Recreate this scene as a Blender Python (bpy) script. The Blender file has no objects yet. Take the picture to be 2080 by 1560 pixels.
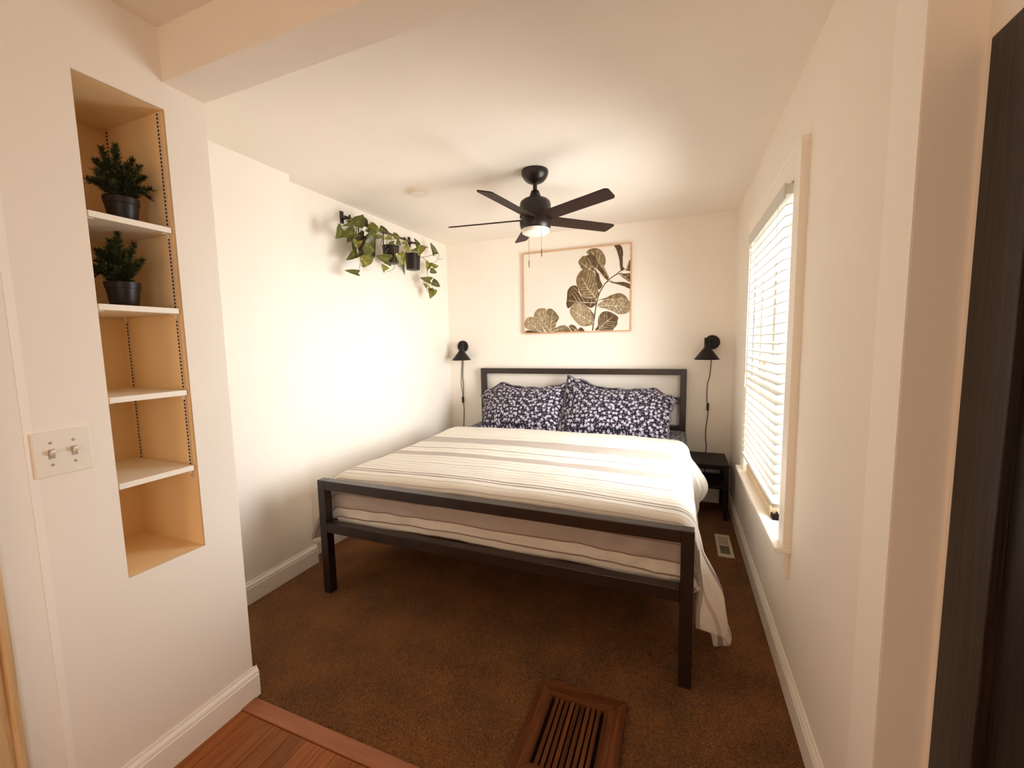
import bpy, bmesh, math, random
from mathutils import Vector, Matrix, noise as mnoise

random.seed(7)
PI = math.pi
sc = bpy.context.scene
COL = sc.collection

# ------------------------------------------------------------------ camera
cam_data = bpy.data.cameras.new('camera')
cam = bpy.data.objects.new('camera', cam_data)
COL.objects.link(cam)
cam_data.sensor_fit = 'HORIZONTAL'
cam_data.sensor_width = 36.0
cam_data.lens = 14.57
cam_data.clip_start = 0.02
_f = Vector((-0.369931, 0.923904, -0.097738)); _r = Vector((0.928868, 0.369936, -0.018741)); _u = Vector((-0.018842, 0.097719, 0.995036))
cam.matrix_world = Matrix(((_r.x, _u.x, -_f.x, 2.269), (_r.y, _u.y, -_f.y, -3.88911), (_r.z, _u.z, -_f.z, 1.41), (0, 0, 0, 1)))
sc.camera = cam

# ------------------------------------------------------------------ sky, light, exposure
SKY = 5.0
world = bpy.data.worlds.new('overcast_sky'); sc.world = world
world.use_nodes = True
wn = world.node_tree; wn.nodes.clear()
w_out = wn.nodes.new('ShaderNodeOutputWorld'); w_bg = wn.nodes.new('ShaderNodeBackground')
w_tc = wn.nodes.new('ShaderNodeTexCoord'); w_sep = wn.nodes.new('ShaderNodeSeparateXYZ'); w_ramp = wn.nodes.new('ShaderNodeValToRGB')
wn.links.new(w_tc.outputs['Generated'], w_sep.inputs[0]); wn.links.new(w_sep.outputs['Z'], w_ramp.inputs[0])
w_ramp.color_ramp.elements[0].position = 0.0; w_ramp.color_ramp.elements[0].color = (.85, .88, .92, 1)
w_ramp.color_ramp.elements[1].position = 1.0; w_ramp.color_ramp.elements[1].color = (1.0, 1.04, 1.10, 1)
wn.links.new(w_ramp.outputs[0], w_bg.inputs[0]); w_bg.inputs[1].default_value = SKY
wn.links.new(w_bg.outputs[0], w_out.inputs[0])

def area(name, loc, aim, sx, sy, power, color, portal=False, spread=180):
    l = bpy.data.lights.new(name, 'AREA'); l.shape = 'RECTANGLE'; l.size = sx; l.size_y = sy
    l.energy = power; l.color = color; l.spread = math.radians(spread)
    if portal: l.cycles.is_portal = True
    o = bpy.data.objects.new(name, l); COL.objects.link(o); o.location = loc
    o.rotation_euler = Vector(aim).to_track_quat('-Z', 'Y').to_euler()
    return o
area('window_portal', (2.93, -1.435, 1.29), (-1, 0, 0), 1.10, 1.50, 1.0, (1, 1, 1), True)
area('window_fill', (2.55, -1.44, 1.28), (-.983, .178, .05), .90, 1.25, 9.6, (1.0, .985, .955), spread=130)  # fill added on the room side of the blind, standing in for daylight
area('hall_end_fill', (1.50, -5.45, .95), (0.08, 1, -.02), .7, .7, 3.7, (1.0, .62, .34))  # unseen warm fill added behind the camera to lift camera-facing surfaces
area('hall_side_fill', (2.77, -4.75, 1.30), (-1, .30, -.10), 1.0, 1.3, 5.2, (1.0, .95, .88))  # unseen fill added to brighten the hall's left wall; no window modelled there

vs = sc.view_settings
vs.view_transform = 'Standard'; vs.look = 'None'; vs.gamma = 1.0; vs.use_curve_mapping = False
vs.exposure = 1.44
sc.cycles.use_denoising = True
sc.cycles.max_bounces = 14; sc.cycles.diffuse_bounces = 9; sc.cycles.glossy_bounces = 4
sc.cycles.transparent_max_bounces = 16
sc.cycles.caustics_reflective = False; sc.cycles.caustics_refractive = False

# ------------------------------------------------------------------ materials
def nt(m):
    m.use_nodes = True
    return m.node_tree, m.node_tree.nodes['Principled BSDF']

def mat(name, c, rough=.6, spec=.3, var=None, bump=None, metal=0.0, sheen=0.0, coords='Object', trans=0.0):
    """plain procedural surface; var=(scale, amount, (sx,sy,sz)) varies value, bump=(scale, strength, distance)"""
    m = bpy.data.materials.new(name); t, b = nt(m)
    b.inputs['Base Color'].default_value = (*c, 1); b.inputs['Roughness'].default_value = rough
    b.inputs['Specular IOR Level'].default_value = spec; b.inputs['Metallic'].default_value = metal
    if sheen: b.inputs['Sheen Weight'].default_value = sheen
    tc = t.nodes.new('ShaderNodeTexCoord')
    if var:
        mp = t.nodes.new('ShaderNodeMapping'); mp.inputs['Scale'].default_value = var[2] if len(var) > 2 else (1, 1, 1)
        n = t.nodes.new('ShaderNodeTexNoise'); n.inputs['Scale'].default_value = var[0]; n.inputs['Detail'].default_value = 5
        r = t.nodes.new('ShaderNodeValToRGB')
        lo = tuple(max(0, v * (1 - var[1])) for v in c); hi = tuple(min(1, v * (1 + var[1])) for v in c)
        r.color_ramp.elements[0].position = .3; r.color_ramp.elements[0].color = (*lo, 1)
        r.color_ramp.elements[1].position = .7; r.color_ramp.elements[1].color = (*hi, 1)
        t.links.new(tc.outputs[coords], mp.inputs[0]); t.links.new(mp.outputs[0], n.inputs['Vector'])
        t.links.new(n.outputs['Fac'], r.inputs[0]); t.links.new(r.outputs[0], b.inputs['Base Color'])
    if bump:
        n2 = t.nodes.new('ShaderNodeTexNoise'); n2.inputs['Scale'].default_value = bump[0]; n2.inputs['Detail'].default_value = 3
        bp = t.nodes.new('ShaderNodeBump'); bp.inputs['Strength'].default_value = bump[1]; bp.inputs['Distance'].default_value = bump[2]
        t.links.new(tc.outputs[coords], n2.inputs['Vector']); t.links.new(n2.outputs['Fac'], bp.inputs['Height'])
        t.links.new(bp.outputs[0], b.inputs['Normal'])
    return m

def wood(name, dark, light, scale=1.0, axis=1, rough=.45, spec=.4, ring=26):
    m = bpy.data.materials.new(name); t, b = nt(m)
    tc = t.nodes.new('ShaderNodeTexCoord'); mp = t.nodes.new('ShaderNodeMapping')
    s = [ring * scale] * 3; s[axis] = 1.6 * scale
    mp.inputs['Scale'].default_value = s
    oi = t.nodes.new('ShaderNodeObjectInfo'); va = t.nodes.new('ShaderNodeVectorMath'); va.operation = 'ADD'
    sc3 = t.nodes.new('ShaderNodeVectorMath'); sc3.operation = 'SCALE'; sc3.inputs['Scale'].default_value = 37.0
    cb = t.nodes.new('ShaderNodeCombineXYZ')
    for i in range(3): t.links.new(oi.outputs['Random'], cb.inputs[i])
    t.links.new(cb.outputs[0], sc3.inputs[0]); t.links.new(tc.outputs['Object'], mp.inputs[0])
    t.links.new(mp.outputs[0], va.inputs[0]); t.links.new(sc3.outputs[0], va.inputs[1])
    n = t.nodes.new('ShaderNodeTexNoise'); n.inputs['Scale'].default_value = 1.6; n.inputs['Detail'].default_value = 8; n.inputs['Distortion'].default_value = .8
    t.links.new(va.outputs[0], n.inputs['Vector'])
    r = t.nodes.new('ShaderNodeValToRGB')
    r.color_ramp.elements[0].position = .32; r.color_ramp.elements[0].color = (*dark, 1)
    r.color_ramp.elements[1].position = .68; r.color_ramp.elements[1].color = (*light, 1)
    t.links.new(n.outputs['Fac'], r.inputs[0])
    hs = t.nodes.new('ShaderNodeHueSaturation'); mr = t.nodes.new('ShaderNodeMapRange')
    mr.inputs['To Min'].default_value = .82; mr.inputs['To Max'].default_value = 1.15
    t.links.new(oi.outputs['Random'], mr.inputs[0]); t.links.new(mr.outputs[0], hs.inputs['Value']); t.links.new(r.outputs[0], hs.inputs['Color'])
    t.links.new(hs.outputs[0], b.inputs['Base Color'])
    bp = t.nodes.new('ShaderNodeBump'); bp.inputs['Strength'].default_value = .25; bp.inputs['Distance'].default_value = .002
    t.links.new(n.outputs['Fac'], bp.inputs['Height']); t.links.new(bp.outputs[0], b.inputs['Normal'])
    b.inputs['Roughness'].default_value = rough; b.inputs['Specular IOR Level'].default_value = spec
    return m

def vcol(name, rough=.6, spec=.2, noise=(0, 0), trans=0.0):
    """base colour from the mesh's own colour attribute (printed leaves, variegated foliage)"""
    m = bpy.data.materials.new(name); t, b = nt(m)
    a = t.nodes.new('ShaderNodeVertexColor'); a.layer_name = 'Col'
    if noise[0]:
        tc = t.nodes.new('ShaderNodeTexCoord'); n = t.nodes.new('ShaderNodeTexNoise'); n.inputs['Scale'].default_value = noise[0]; n.inputs['Detail'].default_value = 4
        mr = t.nodes.new('ShaderNodeMapRange'); mr.inputs['From Min'].default_value = .3; mr.inputs['From Max'].default_value = .7
        mr.inputs['To Min'].default_value = 1 - noise[1]; mr.inputs['To Max'].default_value = 1 + noise[1]
        hs = t.nodes.new('ShaderNodeHueSaturation')
        t.links.new(tc.outputs['Object'], n.inputs['Vector']); t.links.new(n.outputs['Fac'], mr.inputs[0])
        t.links.new(mr.outputs[0], hs.inputs['Value']); t.links.new(a.outputs['Color'], hs.inputs['Color'])
        t.links.new(hs.outputs[0], b.inputs['Base Color'])
    else:
        t.links.new(a.outputs['Color'], b.inputs['Base Color'])
    b.inputs['Roughness'].default_value = rough; b.inputs['Specular IOR Level'].default_value = spec
    return m

WALL = (.884, .828, .750)
M_wall = mat('wall_paint', WALL, .75, .2, var=(1.1, .03), bump=(260, .10, .002))
M_band = mat('pier_pale_tone', (.93, .885, .815), .75, .2, bump=(260, .10, .002))  # even tone, a little paler than the wall; pier and plaster bead
M_ceil = mat('ceiling_paint', (.875, .815, .735), .85, .15, var=(1.4, .03), bump=(160, .14, .003))
M_trim = mat('trim_paint', (.915, .865, .785), .4, .4, bump=(60, .03, .001))
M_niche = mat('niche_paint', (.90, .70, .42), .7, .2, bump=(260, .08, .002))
M_shelf = mat('shelf_paint', (.90, .85, .76), .45, .35, bump=(90, .03, .001))
M_std = mat('standard_enamel', (.72, .60, .47), .4, .4, var=(40, .03))
M_slot = mat('slot_black', (.012, .006, .004), .8, .1, var=(50, .1))
M_plate = mat('switch_plastic', (.84, .79, .69), .35, .45, var=(30, .015))
M_screw = mat('painted_screw', (.42, .36, .29), .4, .5, metal=.3, var=(90, .1))
M_black = mat('black_metal', (.017, .008, .0055), .34, .55, var=(14, .25), bump=(420, .06, .0006))
M_lampb = mat('black_lamp_enamel', (.010, .005, .0035), .42, .3, var=(20, .2))
M_table = mat('nightstand_black', (.013, .006, .004), .5, .25, var=(10, .25, (8, 1, 1)))
M_fan = mat('fan_bronze', (.013, .0055, .0035), .34, .45, var=(14, .2))
M_blade = mat('fan_blade_wood', (.026, .011, .006), .55, .25, var=(26, .3, (1, 1, 1)))
M_pot = mat('plant_pot_plastic', (.014, .007, .0055), .42, .35, var=(18, .2))
M_soil = mat('potting_soil', (.03, .018, .010), .95, .05, var=(120, .5), bump=(120, .6, .004))
M_slat = mat('blind_vinyl', (.64, .62, .57), .45, .35, var=(12, .015))
M_cordw = mat('blind_cord', (.88, .84, .77), .8, .1, var=(60, .03))
M_tan = mat('sash_tan', (.62, .47, .30), .55, .3, var=(9, .06))
M_vinyl = mat('sash_vinyl', (.84, .80, .73), .4, .4, var=(9, .02))
M_lens = mat('frosted_lens', (.90, .85, .76), .25, .5, var=(8, .01))
M_chain = mat('chain_brass', (.20, .11, .06), .35, .5, metal=.6, var=(80, .2))
M_smoke = mat('detector_plastic', (.83, .74, .63), .5, .35, var=(20, .02))
M_frame = wood('pale_frame_wood', (.50, .28, .15), (.66, .41, .24), 1.5, 0, .5, .3)
M_print = mat('print_paper', (.80, .74, .66), .55, .25, var=(2.0, .03))
M_printleaf = vcol('printed_leaf_ink', .55, .2, (38, .42))
M_leaf = vcol('pothos_leaf', .38, .45, (45, .35))
M_vine = mat('pothos_stem', (.17, .15, .035), .55, .3, var=(30, .2))
M_needle = vcol('pine_needle', .6, .2, (60, .3))
M_twig = mat('pine_twig', (.05, .032, .016), .8, .15, var=(60, .3))
M_vent = mat('vent_enamel', (.72, .60, .45), .4, .4, var=(18, .08))
M_louver = mat('vent_louver', (.20, .19, .13), .5, .35, var=(40, .25))
M_oakgrille = wood('red_oak_grille', (.060, .017, .004), (.180, .058, .014), 1.2, 1, .6, .2)
M_oakend = wood('red_oak_grille_end', (.070, .020, .005), (.185, .060, .015), 1.2, 0, .6, .2)
M_hall = wood('red_oak_plank', (.20, .062, .014), (.37, .125, .032), 1.0, 1, .5, .25)
M_strip = wood('red_oak_threshold', (.27, .090, .036), (.37, .140, .060), .8, 0, .45, .35)
M_casing = wood('honey_oak_casing', (.58, .35, .15), (.85, .62, .36), 1.1, 2, .4, .4)
M_door = wood('black_oak_door', (.007, .004, .003), (.034, .020, .014), 1.6, 2, .42, .35, ring=60)
M_lawn = mat('outdoor_ground', (.42, .39, .33), .95, .05, var=(6, .2))

def make_glass():
    m = bpy.data.materials.new('window_glass'); t, b = nt(m)
    tr = t.nodes.new('ShaderNodeBsdfTransparent'); gl = t.nodes.new('ShaderNodeBsdfGlossy'); gl.inputs['Roughness'].default_value = .02
    lw = t.nodes.new('ShaderNodeLayerWeight'); pw = t.nodes.new('ShaderNodeMath'); pw.operation = 'POWER'; pw.inputs[1].default_value = 5.0
    ma = t.nodes.new('ShaderNodeMath'); ma.operation = 'MULTIPLY_ADD'; ma.inputs[1].default_value = .45; ma.inputs[2].default_value = .05
    mx = t.nodes.new('ShaderNodeMixShader'); tr.inputs[0].default_value = (.97, .98, .97, 1)
    t.links.new(lw.outputs['Facing'], pw.inputs[0]); t.links.new(pw.outputs[0], ma.inputs[0]); t.links.new(ma.outputs[0], mx.inputs[0])
    t.links.new(tr.outputs[0], mx.inputs[1]); t.links.new(gl.outputs[0], mx.inputs[2])
    t.links.new(mx.outputs[0], t.nodes['Material Output'].inputs[0])
    return m
M_glass = make_glass()

def make_carpet():
    m = bpy.data.materials.new('brown_carpet'); t, b = nt(m)
    tc = t.nodes.new('ShaderNodeTexCoord')
    n1 = t.nodes.new('ShaderNodeTexNoise'); n1.inputs['Scale'].default_value = 200; n1.inputs['Detail'].default_value = 3
    n2 = t.nodes.new('ShaderNodeTexNoise'); n2.inputs['Scale'].default_value = 4.5; n2.inputs['Detail'].default_value = 4
    v = t.nodes.new('ShaderNodeTexVoronoi'); v.inputs['Scale'].default_value = 190
    for n in (n1, n2, v): t.links.new(tc.outputs['Object'], n.inputs['Vector'])
    r = t.nodes.new('ShaderNodeValToRGB'); r.color_ramp.elements[0].position = .28; r.color_ramp.elements[0].color = (.115, .037, .005, 1)
    r.color_ramp.elements[1].position = .72; r.color_ramp.elements[1].color = (.345, .125, .019, 1)
    t.links.new(n1.outputs['Fac'], r.inputs[0])
    mr = t.nodes.new('ShaderNodeMapRange'); mr.inputs['From Min'].default_value = .35; mr.inputs['From Max'].default_value = .65; mr.inputs['To Min'].default_value = .80; mr.inputs['To Max'].default_value = 1.22
    t.links.new(n2.outputs['Fac'], mr.inputs[0])
    hs = t.nodes.new('ShaderNodeHueSaturation'); t.links.new(r.outputs[0], hs.inputs['Color']); t.links.new(mr.outputs[0], hs.inputs['Value'])
    t.links.new(hs.outputs[0], b.inputs['Base Color'])
    bp = t.nodes.new('ShaderNodeBump'); bp.inputs['Strength'].default_value = 1.0; bp.inputs['Distance'].default_value = .010
    t.links.new(v.outputs['Distance'], bp.inputs['Height']); t.links.new(bp.outputs[0], b.inputs['Normal'])
    b.inputs['Roughness'].default_value = .97; b.inputs['Specular IOR Level'].default_value = .04; b.inputs['Sheen Weight'].default_value = .15
    return m
M_carpet = make_carpet()

def make_duvet():
    """woven stripes laid along the cloth's own length (UV v, metres from the head hem)"""
    base = (.745, .695, .615); grey = (.455, .390, .345); faint = (.550, .480, .425); line = (.335, .268, .235); thin = (.30, .215, .175)
    groups = [
        [(.395, .402, faint), (.455, .640, grey), (.664, .671, faint), (.712, .720, faint), (.777, .790, line), (.838, .846, faint), (.900, .992, grey), (1.030, 1.037, faint), (1.072, 1.079, faint), (1.133, 1.148, line)],
        [(1.182, 1.190, faint), (1.228, 1.235, faint), (1.270, 1.278, faint), (1.304, 1.311, faint), (1.339, 1.353, line), (1.370, 1.386, line), (1.428, 1.436, faint), (1.472, 1.479, faint), (1.500, 1.5675, grey), (1.5675, 1.5715, thin), (1.5715, 1.581, grey), (1.581, 1.585, thin)],
        [(1.585, 1.646, grey), (1.646, 1.650, thin), (1.690, 1.6935, thin), (1.702, 1.7055, thin), (1.742, 1.7455, thin), (1.754, 1.7575, thin)]]
    m = bpy.data.materials.new('striped_duvet_cotton'); t, b = nt(m)
    uv = t.nodes.new('ShaderNodeUVMap'); sep = t.nodes.new('ShaderNodeSeparateXYZ'); t.links.new(uv.outputs[0], sep.inputs[0])
    cur = None
    for g in groups:
        r = t.nodes.new('ShaderNodeValToRGB'); cr = r.color_ramp; cr.interpolation = 'CONSTANT'
        els = [(0.0, (1, 1, 1))]
        for i, (a, c, k) in enumerate(g):
            rel = tuple(x / y for x, y in zip(k, base))
            if i and abs(g[i - 1][1] - a) < 1e-6: els[-1] = (a / 2, rel)
            else: els.append((a / 2, rel))
            els.append((c / 2, (1, 1, 1)))
        cr.elements[0].position = 0; cr.elements[0].color = (1, 1, 1, 1)
        cr.elements[1].position = els[1][0]; cr.elements[1].color = (*els[1][1], 1)
        for p, k in els[2:]:
            e = cr.elements.new(p); e.color = (*k, 1)
        hv = t.nodes.new('ShaderNodeMath'); hv.operation = 'MULTIPLY'; hv.inputs[1].default_value = .5
        t.links.new(sep.outputs['Y'], hv.inputs[0]); t.links.new(hv.outputs[0], r.inputs[0])
        if cur is None: cur = r.outputs[0]
        else:
            mx = t.nodes.new('ShaderNodeMix'); mx.data_type = 'RGBA'; mx.blend_type = 'MULTIPLY'; mx.inputs[0].default_value = 1
            t.links.new(cur, mx.inputs[6]); t.links.new(r.outputs[0], mx.inputs[7]); cur = mx.outputs[2]
    mx = t.nodes.new('ShaderNodeMix'); mx.data_type = 'RGBA'; mx.blend_type = 'MULTIPLY'; mx.inputs[0].default_value = 1
    mx.inputs[7].default_value = (*base, 1); t.links.new(cur, mx.inputs[6])
    # slubby weave
    mp = t.nodes.new('ShaderNodeMapping'); mp.inputs['Scale'].default_value = (30, 420, 1); t.links.new(uv.outputs[0], mp.inputs[0])
    n = t.nodes.new('ShaderNodeTexNoise'); n.inputs['Scale'].default_value = 1; n.inputs['Detail'].default_value = 3; t.links.new(mp.outputs[0], n.inputs['Vector'])
    mr = t.nodes.new('ShaderNodeMapRange'); mr.inputs['From Min'].default_value = .3; mr.inputs['From Max'].default_value = .7; mr.inputs['To Min'].default_value = .93; mr.inputs['To Max'].default_value = 1.06
    t.links.new(n.outputs['Fac'], mr.inputs[0])
    hs = t.nodes.new('ShaderNodeHueSaturation'); t.links.new(mx.outputs[2], hs.inputs['Color']); t.links.new(mr.outputs[0], hs.inputs['Value'])
    t.links.new(hs.outputs[0], b.inputs['Base Color'])
    bp = t.nodes.new('ShaderNodeBump'); bp.inputs['Strength'].default_value = .15; bp.inputs['Distance'].default_value = .002
    t.links.new(n.outputs['Fac'], bp.inputs['Height']); t.links.new(bp.outputs[0], b.inputs['Normal'])
    b.inputs['Roughness'].default_value = .9; b.inputs['Specular IOR Level'].default_value = .1; b.inputs['Sheen Weight'].default_value = .1
    return m
M_duvet = make_duvet()

def make_floral():
    """navy cotton printed with small white and lilac blossoms (UV in metres)"""
    m = bpy.data.materials.new('navy_floral_cotton'); t, b = nt(m)
    uv = t.nodes.new('ShaderNodeUVMap')
    def blossoms(scale, petals, size, off):
        mp = t.nodes.new('ShaderNodeMapping'); mp.inputs['Location'].default_value = (off, off * .7, 0); t.links.new(uv.outputs[0], mp.inputs[0])
        v = t.nodes.new('ShaderNodeTexVoronoi'); v.voronoi_dimensions = '2D'; v.inputs['Scale'].default_value = scale; v.inputs['Randomness'].default_value = .85
        t.links.new(mp.outputs[0], v.inputs['Vector'])
        scl = t.nodes.new('ShaderNodeVectorMath'); scl.operation = 'SCALE'; scl.inputs['Scale'].default_value = 1.0
        t.links.new(mp.outputs[0], scl.inputs[0])
        d = t.nodes.new('ShaderNodeVectorMath'); d.operation = 'SUBTRACT'; t.links.new(scl.outputs[0], d.inputs[0]); t.links.new(v.outputs['Position'], d.inputs[1])
        s = t.nodes.new('ShaderNodeSeparateXYZ'); t.links.new(d.outputs[0], s.inputs[0])
        at = t.nodes.new('ShaderNodeMath'); at.operation = 'ARCTAN2'; t.links.new(s.outputs['Y'], at.inputs[0]); t.links.new(s.outputs['X'], at.inputs[1])
        sc_ = t.nodes.new('ShaderNodeSeparateColor'); t.links.new(v.outputs['Color'], sc_.inputs[0])
        ad = t.nodes.new('ShaderNodeMath'); ad.operation = 'MULTIPLY_ADD'; ad.inputs[1].default_value = petals; t.links.new(at.outputs[0], ad.inputs[0])
        ph = t.nodes.new('ShaderNodeMath'); ph.operation = 'MULTIPLY'; ph.inputs[1].default_value = 6.28; t.links.new(sc_.outputs[0], ph.inputs[0]); t.links.new(ph.outputs[0], ad.inputs[2])
        co = t.nodes.new('ShaderNodeMath'); co.operation = 'COSINE'; t.links.new(ad.outputs[0], co.inputs[0])
        rr = t.nodes.new('ShaderNodeMath'); rr.operation = 'MULTIPLY_ADD'; rr.inputs[1].default_value = size * .22; rr.inputs[2].default_value = size; t.links.new(co.outputs[0], rr.inputs[0])
        dv = t.nodes.new('ShaderNodeMath'); dv.operation = 'DIVIDE'; t.links.new(v.outputs['Distance'], dv.inputs[0]); t.links.new(rr.outputs[0], dv.inputs[1])
        return dv.outputs[0], sc_.outputs[1]
    r1, c1 = blossoms(26, 5, .315, 0.0)
    r2, c2 = blossoms(46, 4, .24, 3.3)
    def ramp(src, els):
        r = t.nodes.new('ShaderNodeValToRGB'); cr = r.color_ramp
        cr.elements[0].position = els[0][0]; cr.elements[0].color = els[0][1]; cr.elements[1].position = els[1][0]; cr.elements[1].color = els[1][1]
        for p, k in els[2:]:
            e = cr.elements.new(p); e.color = k
        t.links.new(src, r.inputs[0]); return r
    navy = (.018, .014, .026, 1)
    mask1 = ramp(r1, [(0, (1, 1, 1, 1)), (.92, (1, 1, 1, 1)), (1.0, (0, 0, 0, 1))]); mask2 = ramp(r2, [(0, (1, 1, 1, 1)), (.90, (1, 1, 1, 1)), (1.0, (0, 0, 0, 1))])
    col1 = ramp(r1, [(0, (.30, .25, .30, 1)), (.16, (.36, .30, .36, 1)), (.26, (.50, .46, .50, 1)), (1.0, (.34, .31, .38, 1))])
    col2 = ramp(c2, [(0, (.13, .12, .16, 1)), (.55, (.25, .23, .28, 1)), (1.0, (.42, .38, .44, 1))])
    a = t.nodes.new('ShaderNodeMix'); a.data_type = 'RGBA'; a.inputs[6].default_value = navy
    t.links.new(mask2.outputs[0], a.inputs[0]); t.links.new(col2.outputs[0], a.inputs[7])
    c = t.nodes.new('ShaderNodeMix'); c.data_type = 'RGBA'; t.links.new(mask1.outputs[0], c.inputs[0]); t.links.new(a.outputs[2], c.inputs[6]); t.links.new(col1.outputs[0], c.inputs[7])
    t.links.new(c.outputs[2], b.inputs['Base Color'])
    b.inputs['Roughness'].default_value = .85; b.inputs['Specular IOR Level'].default_value = .12; b.inputs['Sheen Weight'].default_value = .08
    return m
M_floral = make_floral()

# ------------------------------------------------------------------ mesh helpers
def box(bm, x0, x1, y0, y1, z0, z1, bev=0.0, mi=0):
    v = [bm.verts.new(p) for p in ((x0, y0, z0), (x1, y0, z0), (x1, y1, z0), (x0, y1, z0), (x0, y0, z1), (x1, y0, z1), (x1, y1, z1), (x0, y1, z1))]
    fs = [bm.faces.new([v[i] for i in q]) for q in ((3, 2, 1, 0), (4, 5, 6, 7), (0, 1, 5, 4), (1, 2, 6, 5), (2, 3, 7, 6), (3, 0, 4, 7))]
    for f in fs: f.material_index = mi
    if bev:
        es = list({e for f in fs for e in f.edges})
        r = bmesh.ops.bevel(bm, geom=es, offset=bev, segments=2, affect='EDGES', profile=.6)
        for f in r['faces']: f.material_index = mi
    return bm
def bx(*a, bev=0.0):
    return box(bmesh.new(), *a, bev=bev)

def lathe(bm, prof, seg=32, c=(0, 0, 0), cap0=True, cap1=True, mi=0):
    """prof: list of (radius, z)"""
    rings = []
    for r, z in prof:
        rings.append([bm.verts.new((c[0] + r * math.cos(2 * PI * k / seg), c[1] + r * math.sin(2 * PI * k / seg), c[2] + z)) for k in range(seg)])
    for a, b in zip(rings, rings[1:]):
        for k in range(seg):
            f = bm.faces.new((a[k], a[(k + 1) % seg], b[(k + 1) % seg], b[k])); f.smooth = True; f.material_index = mi
    if cap0: f = bm.faces.new(rings[0][::-1]); f.material_index = mi
    if cap1: f = bm.faces.new(rings[-1]); f.material_index = mi
    return bm

def tube(bm, pts, r, seg=8, mi=0, r_end=None):
    pts = [Vector(p) for p in pts]
    rings = []; n = None
    for i, p in enumerate(pts):
        d = (pts[min(i + 1, len(pts) - 1)] - pts[max(i - 1, 0)]).normalized()
        if n is None:
            n = d.orthogonal().normalized()
        n = (n - d * n.dot(d)).normalized(); b = d.cross(n)
        rr = r if r_end is None else r + (r_end - r) * i / (len(pts) - 1)
        rings.append([bm.verts.new(p + n * rr * math.cos(2 * PI * k / seg) + b * rr * math.sin(2 * PI * k / seg)) for k in range(seg)])
    for a, b in zip(rings, rings[1:]):
        for k in range(seg):
            f = bm.faces.new((a[k], a[(k + 1) % seg], b[(k + 1) % seg], b[k])); f.smooth = True; f.material_index = mi
    bm.faces.new(rings[0][::-1]).material_index = mi; bm.faces.new(rings[-1]).material_index = mi
    return bm

def smooth_path(pts, n=5):
    """Catmull-Rom through points"""
    P = [Vector(p) for p in pts]; P = [2 * P[0] - P[1]] + P + [2 * P[-1] - P[-2]]
    out = []
    for i in range(1, len(P) - 2):
        for k in range(n):
            u = k / n; a, b, c, d = P[i - 1], P[i], P[i + 1], P[i + 2]
            out.append(.5 * ((2 * b) + (c - a) * u + (2 * a - 5 * b + 4 * c - d) * u * u + (3 * b - a - 3 * c + d) * u ** 3))
    out.append(P[-2]); return out

def extrude_profile(bm, prof, p0, p1, out, mi=0):
    """prof: list of (distance out of the wall, z) swept from p0 to p1 (x,y); out = unit direction out of the wall"""
    o = Vector((out[0], out[1], 0)); ends = []
    for p in (p0, p1):
        ends.append([bm.verts.new(Vector((p[0], p[1], 0)) + o * d + Vector((0, 0, z))) for d, z in prof])
    a, b = ends; n = len(prof)
    for k in range(n):
        bm.faces.new((a[k], b[k], b[(k + 1) % n], a[(k + 1) % n])).material_index = mi
    bm.faces.new(a[::-1]); bm.faces.new(b)
    bmesh.ops.recalc_face_normals(bm, faces=bm.faces[:])
    return bm

WORLD_LOC = {}
def obj(name, bm, m, parent=None, smooth=False, kind=None, local=False):
    """link one bmesh as ONE mesh object; coordinates are world ones unless local"""
    me = bpy.data.meshes.new(name)
    if parent is not None and not local:
        off = WORLD_LOC.get(parent.name, Vector((0, 0, 0)))
        bmesh.ops.translate(bm, verts=bm.verts[:], vec=-off)
    bm.to_mesh(me); bm.free()
    for x in (m if isinstance(m, (list, tuple)) else [m]): me.materials.append(x)
    if smooth:
        for p in me.polygons: p.use_smooth = True
    o = bpy.data.objects.new(name, me); COL.objects.link(o)
    if parent is not None:
        o.parent = parent; WORLD_LOC[o.name] = WORLD_LOC.get(parent.name, Vector((0, 0, 0)))
    if kind: o['kind'] = kind
    return o
def thing(name, label, cat, loc=(0, 0, 0), group=None, rotz=0.0):
    o = bpy.data.objects.new(name, None); o.empty_display_size = .05; COL.objects.link(o); o.location = loc; o.rotation_euler.z = rotz
    o['label'] = label; o['category'] = cat
    if group: o['group'] = group
    WORLD_LOC[o.name] = Vector(loc)
    return o
def tag(o, label, cat, group=None):
    o['label'] = label; o['category'] = cat
    if group: o['group'] = group
    return o
def struct(name, bm, m, label, cat, smooth=False):
    o = obj(name, bm, m, smooth=smooth); o['kind'] = 'structure'; o['label'] = label; o['category'] = cat
    return o
def auto_smooth(o, deg=35):
    me = o.data
    for p in me.polygons: p.use_smooth = True
    me.set_sharp_from_angle(angle=math.radians(deg))
    return o
def colour(me, cols):
    """per-vertex colour attribute 'Col'"""
    a = me.color_attributes.new('Col', 'FLOAT_COLOR', 'POINT')
    for i, c in enumerate(cols): a.data[i].color = (*c, 1)
def uv_from(me, fn):
    l = me.uv_layers.new(name='UVMap')
    for lp in me.loops: l.data[lp.index].uv = fn(lp.vertex_index)

# ------------------------------------------------------------------ the shell
W, H = 2.70, 2.4406
YB = -2.8385           # where the bedroom opens to the hall
XN = .6933             # hall's left wall
XH = 2.788             # hall's right wall
YH = -5.6              # hall's far end behind the camera
YS = -1.966            # step in the bedroom's left wall

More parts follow.
